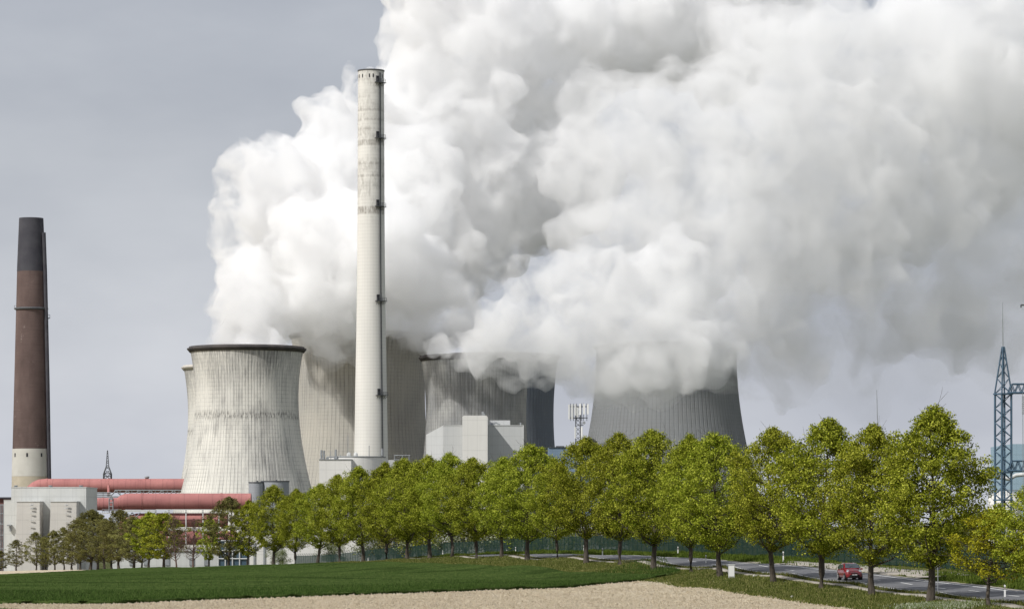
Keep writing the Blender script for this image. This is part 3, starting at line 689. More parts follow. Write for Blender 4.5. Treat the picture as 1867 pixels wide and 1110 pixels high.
# white silos at the chimney's foot
ws = thing('round_silos', P(640, 1060, 1100), 'two large white round silos with roof equipment at the foot of the tall chimney', 'silo')
for (x0, x1, zt_, dz) in ((582, 626, 837.5, 6.0), (596, 703, 832.5, 12.0)):
    k = (1100 + dz) / F; c_ = P((x0 + x1) / 2, HY, 1100 + dz); c_.z = -17; r_ = (x1 - x0) / 2 * k; h_ = HC + (HY - zt_) * k + 17
    if x0 == 596:
        s_ = part(MB().lathe(c_, [(r_, 0), (r_, h_)], 64, cap=True), 'silo', M['white_clad'], ws)
        part(MB().lathe(c_, [(r_, h_ - 0.25), (r_ + 0.15, h_ - 0.25), (r_ + 0.15, h_ + 0.1), (r_ - 0.5, h_ + 0.1)], 64), 'top_ring', M['steel_grey'], s_)
    else:
        s_ = part(bx(MB(), 582, 640, 837.5, 1060, 1094, 18), 'stair_block', M['white_clad'], ws)
        part(bx(MB(), 581, 641, 836.4, 837.4, 1093.7, 18.6), 'roof_edge', M['steel_grey'], s_)
for px_, yt, w, yb in ((586, 820, .35, 837), (590.5, 821, .35, 837), (603, 822, .10, 837), (612, 819, .35, 837), (634.5, 794, .10, 833), (673, 812, .12, 833), (697, 817, .40, 830), (621, 829, .15, 836)):
    part(MB().tube(P(px_, yb, 1104), P(px_, yt, 1104), w, n=6), 'aerial', M['steel_grey'], ws)
for px_, yt, w in ((586, 826, .7), (591, 828, .6), (597, 834, .9), (612, 832, 1.1)): part(MB().box(P(px_, yt + 1.5, 1104), (w, w, 0.9)), 'equipment_box', M['steel_grey'], ws)
for px_ in (636, 648.5):
    q = P(px_, 832.5, 1106); d_ = MB().lathe(q, [(0.62, 0), (0.7, 0.35), (0.72, 0.8), (0.6, 1.2), (0.35, 1.45), (0.02, 1.55)], 20); part(d_, 'roof_dome', M['steel_white'], ws)
q = P(731, 852, 1300)
fb = thing('steel_frame_platform', P(731, 1050, 1300), 'small grey steel platform rising behind the crowns right of the tall chimney', 'platform')
f_ = MB()
for px_ in (720, 734, 746): f_.tube(P(px_, 900, 1300), P(px_, 830, 1300), 0.2, n=4)
for y_ in (830, 838): f_.tube(P(718, y_, 1300), P(748, y_, 1300), 0.2, n=4)
part(f_, 'frame', M['steel_grey'], fb); part(bx(MB(), 708, 720, 838, 900, 1300, 6), 'cabin', M['clad'], fb)

# white boxy building in front of the streaked tower
ZF = 1060.0
bf = thing('boiler_building', P(865, 1060, ZF), 'pale boxy plant building with tall white central slab, before the dark streaked tower', 'building')
def prism(mb, pts, Z, depth):
    n = len(pts); vs = [tuple(P(x, y, Z)) for x, y in pts]; vs += [(v[0], v[1] + depth, v[2]) for v in vs]
    fs = [tuple(range(n)), tuple(range(n, 2 * n))[::-1]] + [(i, n + i, n + (i + 1) % n, (i + 1) % n) for i in range(n)]
    return mb.add(vs, [f[::-1] for f in fs])
part(prism(MB(), [(843, 1060), (889, 1060), (889, 759.5), (887, 757.2), (845.5, 757.2), (843, 759.5)], ZF - 9, 24), 'white_slab', M['white_clad'], bf)
part(bx(MB(), 889, 954.5, 775.5, 1060, ZF, 26), 'right_block', M['clad'], bf)
part(bx(MB(), 808, 843, 775, 1060, ZF, 26), 'left_block', M['clad'], bf)
lw = MB(); a = P(777, 792, ZF + 8); b = P(808.2, 775.2, ZF + 1); c_ = P(808.2, 1060, ZF + 1); d_ = P(777, 1060, ZF + 8)
lw.add([a, b, c_, d_, a + Vector((3, 24, 0)), b + Vector((0, 24, 0)), c_ + Vector((0, 24, 0)), d_ + Vector((3, 24, 0))], [(0, 3, 2, 1), (0, 1, 5, 4), (0, 4, 7, 3), (1, 2, 6, 5)])
part(lw, 'slanted_wing', M['clad'], bf)
part(bx(bx(bx(MB(), 890, 955, 774.6, 775.4, ZF - 0.15, 26.3), 807.5, 842.8, 774.2, 774.9, ZF - 0.15, 26.3), 953.6, 954.9, 775.5, 1060, ZF - 0.15, 0.1), 'roof_edge', M['steel_white'], bf)
part(bx(MB(), 892, 930, 766, 774.4, ZF + 8, 12), 'penthouse', M['clad'], bf)
part(MB().path([P(896, 774, ZF + 3), P(900, 771, ZF + 3), P(904, 770, ZF + 3), P(912, 774, ZF + 3)], 0.25, 6), 'roof_pipe', M['steel_grey'], bf)
for X_, Y_, w_, h_ in ((899, 772.5, 1.5, 0.7), (880, 754, .7, 1.4), (883, 755.5, .4, .8), (949, 772.5, .5, .9)): part(MB().box(P(X_, Y_, ZF + 3 if X_ > 890 else ZF), (w_, w_, h_)), 'roof_unit', M['steel_grey'], bf)
db = thing('turbine_hall', P(1035, 1050, 1320), 'low dark blue-grey hall in the gap behind the phone mast', 'building')
part(bx(MB(), 1000, 1090, 815, 1060, 1320, 30), 'wall', M['blue_clad'], db)
for a_, b_, c_, dd in ((1014, 1029, 812.5, 8), (1041, 1044, 811, 3)): part(bx(MB(), a_, b_, c_, 814.9, 1322, dd), 'roof_unit', M['steel_dark'], db)
part(bx(MB(), 1000, 1090, 814.5, 815.2, 1319.5, 1), 'roof_edge', M['steel_dark'], db)

# ------------------------------------------------------------------ red ducts
def duct(pts, r, name, label, grp='faded red flue ducts', rings=(), n=28):
    o0 = Vector(pts[0]); t = thing(name, Vector((o0.x, o0.y, o0.z)), label, 'duct', grp)
    # round the corners
    part(MB().path(pts, r, n), 'duct_shell', M['red_pipe'], t)
    for p, d in rings:
        p = Vector(p); d = Vector(d).normalized(); part(MB().tube(p - d * 0.35, p + d * 0.35, r + 0.12 if not hasattr(r, '__len__') else max(r) + 0.12, n=n), 'flange', M['red_pipe'], t)
    return t
X1 = Vector((1, 0, 0))
Zu = 1430.0
duct([P(40, 912, Zu + 3), P(58, 896, Zu), P(66, 889, Zu), P(73, 886, Zu), P(82, 885, Zu), P(120, 885, Zu), P(330, 885, Zu), P(360, 885, Zu)], 12.7 * Zu / F, 'flue_duct',
     'uppermost long red duct running from the brick chimney to behind the cooling tower', rings=[(P(86, 885, Zu), X1), (P(198, 885, Zu), X1), (P(265, 885, Zu), X1)])
du = 1230.0
duct([P(140, 918.5, du), P(228, 918.5, du)], 11.5 * du / F, 'flue_duct', 'short thinner red duct between the filter building and the fat duct', rings=[(P(188, 918.5, du), X1)])
duct([P(216.5, 918.0, du - 2), P(218.5, 917, du - 2), P(223, 915.2, du - 2), P(230, 914, du - 2), P(240, 913.7, du - 2), P(458, 913.7, du - 2)], [8.0 * du / F, 11 * du / F, 13.2 * du / F, 14.5 * du / F, 14.8 * du / F, 14.8 * du / F], 'flue_duct',
     'fattest red duct passing in front of the cooling tower foot', rings=[(P(259.5, 913.7, du - 2), X1), (P(404, 913.7, du - 2), X1)])
duct([P(222, 975, du), P(227, 960, du), P(236, 952, du), P(250, 948, du), P(285, 947.5, du), P(415, 947.5, du)], 12.8 * du / F, 'flue_duct', 'red duct one level below the fat one, bending down at its left end')
duct([P(290, 980, du), P(430, 980, du)], 12.5 * du / F, 'flue_duct', 'lowest red duct mostly hidden by the bare trees')
gr = thing('duct_gantry', P(300, 1060, du), 'pale steel gantry carrying the red ducts', 'gantry')
for px_ in (215.5, 284, 308, 339, 370, 399):
    g = MB(); g.box(((px_ - CX) * (du - 5) / F, du - 5, (P(0, 929, du).z + P(0, 1060, du).z) / 2), (0.42, 0.42, P(0, 929, du).z - P(0, 1060, du).z)); part(g, 'post', M['steel_white'], gr)
g = MB()
for y_, x0, x1, h_ in ((931, 212, 284, 0.8), (928.6, 284, 402, 0.32), (932.5, 284, 402, 0.2), (963, 330, 402, 0.3), (966.5, 330, 402, 0.25), (935, 185, 216, 0.4)):
    a = P(x0, y_, du - 5.3); b = P(x1, y_, du - 5.3); g.box(((a.x + b.x) / 2, du - 5.3, a.z), (b.x - a.x, 0.3, h_))
part(g, 'beam', M['steel_white'], gr)
g = MB()
for x0, x1 in ((228, 241), (241, 256)): g.tube(P(x0, 950, du - 5), P(x1, 934, du - 5), 0.18, n=4); g.tube(P(x0, 934, du - 5), P(x1, 950, du - 5), 0.18, n=4)
for px_ in (199, 206): g.tube(P(px_, 934, du - 5), P(px_, 908, du - 5), 0.22, n=4)
for y_ in (909, 916, 923): g.tube(P(199, y_, du - 5), P(206, y_, du - 5), 0.2, n=4)
g.box(P(203, 908, du - 5), (1.0, 1.0, 1.0))
for px_ in np.arange(187, 222, 4): g.tube(P(px_, 934, du - 5.6), P(px_, 928, du - 5.6), 0.07, n=4)
for y_ in (928, 931): g.tube(P(186, y_, du - 5.6), P(222, y_, du - 5.6), 0.08, n=4)
part(g, 'bracing', M['steel_grey'], gr)
tb = thing('truss_bridge', P(265, 906, Zu - 8), 'grey steel truss bridge under the uppermost red duct', 'truss')
g = MB(); zt_ = Zu - 8
for y_, x0, x1 in ((893.5, 209, 335), (905, 157, 335), (898, 157, 202), (901.5, 157, 202)): g.tube(P(x0, y_, zt_), P(x1, y_, zt_), 0.28, n=4)
part(g, 'chord', M['steel_grey'], tb)
g = MB(); xs = list(np.arange(201, 340, 10.5))
for i in range(len(xs) - 1):
    ya, yb_ = (905, 893.5) if i % 2 == 0 else (893.5, 905); g.tube(P(xs[i], ya, zt_), P(xs[i + 1], yb_, zt_), 0.26, n=4)
for px_ in np.arange(219, 335, 21.5): g.tube(P(px_, 893.5, zt_), P(px_, 905, zt_), 0.16, n=4)
for px_ in (164, 176, 188): g.tube(P(px_, 898, zt_), P(px_, 905, zt_), 0.16, n=4)
part(g, 'web', M['steel_grey'], tb)
for px_, wd in ((198, 0.6),): part(MB().tube(P(px_, 885, Zu - 4), P(px_, 903, Zu - 7.5), wd, n=8), 'hanger', M['red_pipe'], tb)

# lattice towers -------------------------------------------------------------
def lattice(mb_leg, mb_br, base, w0, w1, z0, z1, step, rl, rb, rz=0.0):
    cs = []
    def corner(k, z):
        w = (w0 + (w1 - w0) * (z - z0) / (z1 - z0)) / 2; x, y = ((-w, -w), (w, -w), (w, w), (-w, w))[k]
        return Vector((base.x + x * math.cos(rz) - y * math.sin(rz), base.y + x * math.sin(rz) + y * math.cos(rz), z))
    for k in range(4): mb_leg.tube(corner(k, z0), corner(k, z1), rl, n=4)
    n = max(1, round((z1 - z0) / step))
    for i in range(n):
        za = z0 + (z1 - z0) * i / n; zb = z0 + (z1 - z0) * (i + 1) / n
        for k in range(4):
            k2 = (k + 1) % 4
            if (i + k) % 2: mb_br.tube(corner(k, za), corner(k2, zb), rb, n=4, cap=False)
            else: mb_br.tube(corner(k2, za), corner(k, zb), rb, n=4, cap=False)
q = P(196, 872, 1445)
lm = thing('lattice_mast', q, 'tiny dark lattice mast above the red duct, between brick chimney and cooling towers', 'mast')
lg, br = MB(), MB(); zz = q.z
lattice(lg, br, q, 3.2, 3.2, zz - 4, zz + 2.2, 2.5, 0.22, 0.16); lattice(lg, br, q, 3.2, 1.2, zz + 2.2, zz + 5.2, 1.5, 0.18, 0.14); lattice(lg, br, q, 1.2, 0.25, zz + 5.2, zz + 12.4, 1.0, 0.12, 0.09)
for h_ in (1.0, 2.2): 
    for s1 in (-1.7, 1.7): br.tube((q.x - 1.7, q.y + s1, zz + h_), (q.x + 1.7, q.y + s1, zz + h_), 0.14, n=4)
part(lg, 'legs', M['steel_dark'], lm); part(br, 'bracing', M['steel_dark'], lm)
vq = P(268, 873, Zu); vt = MB().lathe(vq, [(0.8, -1.0), (0.8, 0.6), (1.1, 0.7), (1.0, 1.1), (0.5, 1.3), (0.01, 1.35)], 16)
part(vt, 'pressure_vent', M['steel_grey'], bpy.data.objects['flue_duct'])

def pylon(px, Zp, wpx, ybot, yarm, ytip, yrod, lab, grp='blue-grey substation pylons'):
    k = Zp / F; q = P(px, HY, Zp); q.z = tz(q.x, q.y); t = thing('substation_pylon', q, lab, 'pylon', grp)
    lg, br = MB(), MB(); w = wpx * k; za = HC + (HY - yarm) * k
    # two closely set columns joined as one portal leg
    lattice(lg, br, Vector((q.x, q.y, 0)), w, w, q.z, za, w * 0.62, 0.17, 0.07, R(28))
    lattice(lg, br, Vector((q.x, q.y, 0)), w * 1.05, w * 0.12, za, HC + (HY - ytip) * k, w * 0.7, 0.12, 0.06, R(28))
    for y_ in (yarm, yarm + 143, yarm + 193):
        z_ = HC + (HY - y_) * k
        lg.box((q.x, q.y, z_), (w * 1.25, w * 1.25, 0.22), R(28))
    part(lg, 'leg', M['steel_blue'], t); part(br, 'bracing', M['steel_blue'], t)
    if yrod: part(MB().tube(P(px - 0.5, ytip + 3, Zp), P(px - 0.9, yrod, Zp), 0.09, 0.03, n=5), 'lightning_rod', M['steel_grey'], t)
    return t
pylon(1829, 500, 21, 925, 718, 632, 551, 'blue-grey lattice pylon with a tall lightning rod at the right edge')
pylon(1897, 560, 21, 925, 718, 600, 558, 'blue-grey lattice pylon just outside the right edge carrying the far end of the beam')
def beam(x0, x1, yt, yb, Z0, Z1, nm, lab):
    a = P(x0, yb, Z0); t = thing(nm, a, lab, 'beam', 'blue-grey lattice beams of the substation'); ch_, wb = MB(), MB()
    n = max(2, int(abs(x1 - x0) / 12)); 
    def pt(f, y_, dy): X_ = x0 + (x1 - x0) * f; Z_ = Z0 + (Z1 - Z0) * f; p = P(X_, HY, Z_); p.z = HC + (HY - y_) * Z0 / F; p.y += dy; return p
    for dy in (-0.6, 0.6):
        ch_.tube(pt(0, yb, dy), pt(1, yb, dy), 0.15, n=4); ch_.tube(pt(0.6 / n if yt < yb else 0, yt, dy), pt(1, yt, dy), 0.12, n=4)
        for i in range(n):
            wb.tube(pt(i / n, yb, dy), pt((i + .5) / n, yt, dy), 0.07, n=4); wb.tube(pt((i + .5) / n, yt, dy), pt((i + 1) / n, yb, dy), 0.07, n=4)
    part(ch_, 'chord', M['steel_blue'], t); part(wb, 'web', M['steel_blue'], t)
beam(1838, 1960, 700, 716, 500, 500, 'lattice_beam', 'upper blue-grey lattice beam reaching off the right edge')
beam(1838, 1960, 840, 858, 500, 500, 'lattice_beam', 'lower blue-grey lattice beam right of the pylon')
beam(1790, 1822, 852, 869, 505, 505, 'lattice_beam', 'short blue-grey lattice beam left of the pylon above the tree')
ins = MB(); 
for i in range(10): ins.tube(P(1865, 722 + i * 3.4, 499), P(1865, 724 + i * 3.4, 499), 0.16, n=8)
ins.tube(P(1864.6, 716, 499), P(1865.5, 900, 499), 0.05, n=5); single(ins, 'hanging_insulator', M['steel_grey'], P(1865, 716, 499), 'thin insulator string and cable hanging from the upper beam', 'insulator')
ar = thing('cross_arm', P(1867, 556, 700), 'tip of a dark cross arm at the right edge high above the beam', 'arm')
part(MB().tube(P(1861, 556, 700), P(1900, 556, 700), 0.18, n=5).tube(P(1861.5, 556, 700), P(1861.5, 561, 700), 0.15, n=5).tube(P(1875, 556, 700), P(1875, 900, 700), 0.3, n=6), 'arm', M['steel_dark'], ar)
bh = thing('blue_hall', P(1870, 960, 900), 'pale blue hall behind the pylon at the right edge', 'building')
part(bx(MB(), 1845, 1960, 809, 1010, 900, 40), 'wall', m_panel('pale_blue_cladding', (0.30, 0.41, 0.49), (0.27, 0.38, 0.46), 0.1, 2.5, 0.1), bh)
tk = thing('white_tank', P(1815, 1000, 640), 'white round tank with railings behind the big tree and the pylon', 'tank')
q = P(1832, HY, 650); q.z = -3; r_ = 30 * 650 / F; h_ = HC + (HY - 903) * 650 / F + 3
part(MB().lathe(q, [(r_, 0), (r_, h_), (r_ * .5, h_ + 0.7), (0.01, h_ + 1.0)], 48), 'tank_shell', M['white_clad'], tk)
rl = MB()
for i in range(48):
    a = 2 * math.pi * i / 48; p_ = Vector((q.x + r_ * math.sin(a), q.y - r_ * math.cos(a), q.z + h_)); a2 = 2 * math.pi * (i + 1) / 48; p2 = Vector((q.x + r_ * math.sin(a2), q.y - r_ * math.cos(a2), q.z + h_))
    rl.tube(p_, p_ + Vector((0, 0, 1.1)), 0.04, n=4)
    for hh_ in (0.55, 1.1): rl.tube(p_ + Vector((0, 0, hh_)), p2 + Vector((0, 0, hh_)), 0.04, n=4)
for hh_ in (-1.6, -3.2, -4.8): rl.add([], []); 
part(rl, 'railing', M['steel_grey'], tk)
pp_ = MB().path([P(1800, 868, 560), P(1815, 868, 560), P(1840, 873, 560), P(1852, 866, 560), P(1900, 862, 560)], 0.35, 8); single(pp_, 'pipeline', M['steel_white'], P(1800, 868, 560), 'curved white pipe crossing behind the pylon at the right edge', 'pipe')

# ------------------------------------------------------------------ phone mast, thin pole
ZM = 520.0; km = ZM / F
q = P(1054, HY, ZM); q.z = tz(q.x, q.y); pm = thing('phone_mast', q, 'mobile phone mast with white panel antennas above the tree tops', 'mast')
lg, br = MB(), MB(); lattice(lg, br, Vector((q.x, q.y, 0)), 0.75, 0.75, q.z, HC + (HY - 738) * km, 0.7, 0.07, 0.035)
part(lg, 'mast_leg', M['steel_dark'], pm); part(br, 'bracing', M['steel_dark'], pm)
hd = MB()
for y_ in (741, 761.5): 
    z_ = HC + (HY - y_) * km
    hd.tube((q.x - 1.45, q.y - 0.4, z_ ), (q.x + 0.2, q.y - 0.6, z_), 0.07, n=5).tube((q.x, q.y - 0.6, z_), (q.x + 1.5, q.y - 0.2, z_), 0.07, n=5).tube((q.x - 1.45, q.y - 0.4, z_), (q.x, q.y + 1.0, z_), 0.06, n=5).tube((q.x + 1.5, q.y - 0.2, z_), (q.x, q.y + 1.0, z_), 0.06, n=5)
for px_ in (1040.5, 1046, 1051.5, 1060.5, 1063.5, 1070): hd.tube(P(px_, 767, ZM + 0.3), P(px_, 735, ZM + 0.3), 0.05, n=5)
z_ = HC + (HY - 775) * km; hd.tube((q.x, q.y, z_), (q.x + 0.85, q.y - 0.3, z_), 0.06, n=5).tube((q.x + 0.6, q.y - 0.3, z_), (q.x + 0.6, q.y - 0.3, z_ + 0.5), 0.05, n=5)
part(hd, 'antenna_frame', M['steel_dark'], pm)
for px_, y0, y1 in ((1037.8, 737, 764), (1043.3, 736.5, 764), (1049, 736.5, 757), (1053.2, 742, 760), (1057.8, 736, 756), (1065, 736, 755), (1072, 736.5, 755), (1049, 778, 799), (1060.8, 778, 797)):
    a = P(px_, (y0 + y1) / 2, ZM - 0.75); part(MB().box(a, (0.24, 0.16, (y1 - y0) * km), 0.3 if px_ < 1054 else -0.3), 'panel_antenna', M['white'], pm)
a = P(1065, 770.5, ZM - 0.5); part(MB().tube(a, a + Vector((0.1, 0.35, 0)), 0.24, 0.14, n=14), 'dish', M['steel_grey'], pm)
q = P(1600, HY, 620); q.z = tz(q.x, q.y); tp = thing('pole', q, 'bare thin pole sticking up above the trees in the right half', 'pole')
part(MB().tube(q, P(1600, 776, 620), 0.13, 0.09, n=8).tube(P(1600, 776, 620), P(1598.5, 712, 620), 0.09, 0.04, n=6), 'pole_shaft', M['steel_grey'], tp)
part(MB().tube(P(1598.5, 712.5, 620), P(1598.4, 711.5, 620), 0.06, n=6), 'finial', M['steel_dark'], tp)

# ------------------------------------------------------------------ green mesh fence beyond the road
def m_mesh():
    m = mat('green_wire_mesh', (0.006, 0.030, 0.024), 0.6); t = NT(m)
    tr = t.n('ShaderNodeBsdfTransparent'); mxs = t.n('ShaderNodeMixShader'); out = t.t.nodes['Material Output']
    mxs.inputs[0].default_value = 0.80; t.l(tr.outputs[0], mxs.inputs[1]); t.l(t.b.outputs[0], mxs.inputs[2]); t.l(mxs.outputs[0], out.inputs['Surface']); return m
M['mesh'] = m_mesh(); M['fence_green'] = mat('green_fence_paint', (0.006, 0.03, 0.025), 0.5)
ft = None
ys = list(np.arange(268, 760, 2.6)); pts = []
for y_ in ys:
    a, b = off(y_, 19.6 if y_ < 480 else 19.6); a, b = float(a), float(b); pts.append(Vector((a, b, tz(a, b))))
secs = np.array_split(np.arange(len(pts)), 4)
labs = ['green mesh security fence beyond the road, right stretch behind the car', 'green mesh security fence beyond the road, stretch below the grey cooling tower',
        'green mesh security fence beyond the road, stretch below the white boxy building', 'green mesh security fence at the far end near the white storage hall']
for si, idx in enumerate(secs):
    i0, i1 = idx[0], min(idx[-1] + 1, len(pts) - 1)
    t = thing('security_fence', pts[i0], labs[si], 'fence', 'green mesh fence stretches beyond the road')
    pn, po = MB(), MB()
    for i in range(i0, i1):
        a, b = pts[i], pts[i + 1]; pn.add([a + Vector((0, 0, .05)), b + Vector((0, 0, .05)), b + Vector((0, 0, 2.35)), a + Vector((0, 0, 2.35))], [(0, 1, 2, 3)])
        for hh_ in (0.05, 1.2, 2.35): po.tube(a + Vector((0, 0, hh_)), b + Vector((0, 0, hh_)), 0.025, n=4, cap=False)
        po.tube(a, a + Vector((0, 0, 2.4)), 0.05, n=5).tube(a + Vector((0, 0, 2.4)), a + Vector((-0.38, 0.0, 2.85)), 0.035, n=4)
    part(pn, 'mesh_panel', M['mesh'], t); part(po, 'fence_post', M['fence_green'], t)
    wr = MB()
    for i in range(i0, i1):
        for f_ in (0.4, 1.0): wr.tube(pts[i] + Vector((-0.38 * f_, 0, 2.4 + .45 * f_)), pts[i + 1] + Vector((-0.38 * f_, 0, 2.4 + .45 * f_)), 0.012, n=3, cap=False)
    part(wr, 'barbed_wire', M['fence_green'], t)

# low pale building seen between trunks right of the middle
q0 = thing('low_shed', P(1120, 1000, 640), 'low pale shed behind the green fence, showing between the middle trunks', 'building')
part(bx(MB(), 975, 1210, 948, 1000, 640, 12), 'wall', M['clad'], q0); part(bx(MB(), 973, 1212, 945.5, 948, 639.5, 13), 'roof_edge', M['steel_grey'], q0)
q0 = thing('low_shed', P(1600, 1010, 520), 'long white shed behind the red car and the far verge', 'building')
part(bx(MB(), 1440, 1700, 985, 1015, 520, 12), 'wall', M['white_clad'], q0); part(bx(MB(), 1438, 1702, 982.5, 985, 519.5, 13), 'roof_edge', M['steel_grey'], q0)
q0 = thing('gate_house', P(728, 1010, 700), 'small grey gate house behind the fence below the wide ribbed tower', 'building')
part(bx(MB(), 708, 732, 975, 1010, 700, 6), 'wall', M['white_clad'], q0); part(bx(MB(), 716, 728, 978, 1005, 699.6, 0.6), 'window', M['glass'], q0)

# ------------------------------------------------------------------ roadside furniture
def delineator(px, py, lab, scale=1.0):
    q = drop(px, py); t = thing('delineator_post', q, lab, 'post', 'white roadside delineator posts'); h = 1.0 * scale
    s = MB(); 
    pr_ = [(-0.07, -0.03), (0.07, -0.03), (0.05, 0.06), (-0.05, 0.06)]
    def pz(z0, z1, sl=0.0): 
        vs = [(q.x + x, q.y + y, q.z + z0) for x, y in pr_] + [(q.x + x, q.y + y, q.z + z1 + (sl if x < 0 else 0)) for x, y in pr_]
        return vs, [(0, 3, 2, 1), (4, 5, 6, 7), (0, 1, 5, 4), (1, 2, 6, 5), (2, 3, 7, 6), (3, 0, 4, 7)]
    s.add(*pz(-0.1, 0.66 * h)); s.add(*pz(0.88 * h, h, 0.04)); part(s, 'post_body', M['white'], t)
    b = MB(); b.add(*pz(0.66 * h, 0.88 * h)); bb_ = part(b, 'black_band', M['black'], t)
    part(MB().box((q.x, q.y - 0.045, q.z + 0.77 * h), (0.06, 0.02, 0.16 * h)), 'reflector', M['refl'], bb_)
for px, py, lab, sc_ in ((1832, 1090, 'white delineator post at the lower right, nearest the camera', 1), (1527.5, 1056, 'white delineator post right beside the red car', 1.0),
        (1428, 1026.6, 'white post beyond the road, right of the thick trunk left of the car', 1.3), (1287, 1027.5, 'white delineator post just left of the pale cabinet', 1),
        (1236, 1010, 'white delineator post beyond the road against the green fence, below the grey tower', 1), (1098.5, 1013, 'white delineator post where the road disappears over the crest', 1),
        (1064.5, 1006, 'white delineator post right beside a middle trunk below the phone mast', 1), (940, 1008, 'white delineator post between the trunks below the white boxy building', 1),
        (924, 1008.5, 'short white stub post next to a taller delineator post', 0.6), (807, 1013, 'white delineator post before the fence, left of the forked tree', 1),
        (657, 1024, 'white delineator post hard by a trunk below the tall chimney', 0.8), (671, 1021, 'small white marker just right of a trunk below the tall chimney', 0.6)):
    delineator(px, py, lab, sc_)
q = drop(1333.5, 1053); cbx = thing('utility_cabinet', q, 'pale grey utility cabinet standing in the grass by the tree row', 'cabinet')
part(MB().box((q.x, q.y, q.z + 0.68), (0.62, 0.35, 1.2)), 'housing', M['steel_white'], cbx); part(MB().box((q.x, q.y, q.z + 1.31), (0.68, 0.41, 0.07)), 'lid', M['steel_white'], cbx)
part(MB().box((q.x, q.y, q.z + 0.03), (0.58, 0.32, 0.12)), 'plinth', M['conc'], cbx); part(MB().box((q.x + 0.02, q.y - 0.18, q.z + 0.68), (0.5, 0.02, 1.05)), 'door', M['white'], cbx)
q = drop(1710, 1079); sg = thing('traffic_sign', q, 'round traffic sign seen from behind on a thin pole by the big tree', 'sign')
part(MB().tube(q - Vector((0, 0, .2)), q + Vector((0, 0, 2.95)), 0.035, n=8), 'pole', M['steel_grey'], sg)
a = q + Vector((0, 0.06, 2.1)); s_ = part(MB().tube(a, a + Vector((0.0, 0.03, 0)), 0.30, n=28), 'sign_disc', M['steel_dark'], sg)
part(MB().box(a + Vector((0, -0.03, 0)), (0.4, 0.02, 0.05)).box(a + Vector((0, -0.03, 0.16)), (0.3, 0.02, 0.04)), 'clamp', M['steel_grey'], s_)
def rock(px, py, r, lab):
    q = drop(px, py); mb = MB(); n = 7; vs = []; fs = []
    for i in range(n):
        th = math.pi * i / (n - 1)
        for j in range(10):
            ph = 2 * math.pi * j / 10; k = r * (0.8 + 0.35 * random.random()); vs.append((q.x + 1.3 * k * math.sin(th) * math.cos(ph), q.y + k * math.sin(th) * math.sin(ph), q.z + r * .45 + 0.7 * k * math.cos(th)))
    for i in range(n - 1):
        for j in range(10): fs.append((i * 10 + j, (i + 1) * 10 + j, (i + 1) * 10 + (j + 1) % 10, i * 10 + (j + 1) % 10))
    mb.add(vs, fs, False); single(mb, 'stone', M['base_white'], q, lab, 'stone')
rock(1376, 1051, 0.20, 'white stone lying in the grass right of the cabinet'); rock(1444, 1089, 0.16, 'small white stone at the edge of the tan field')

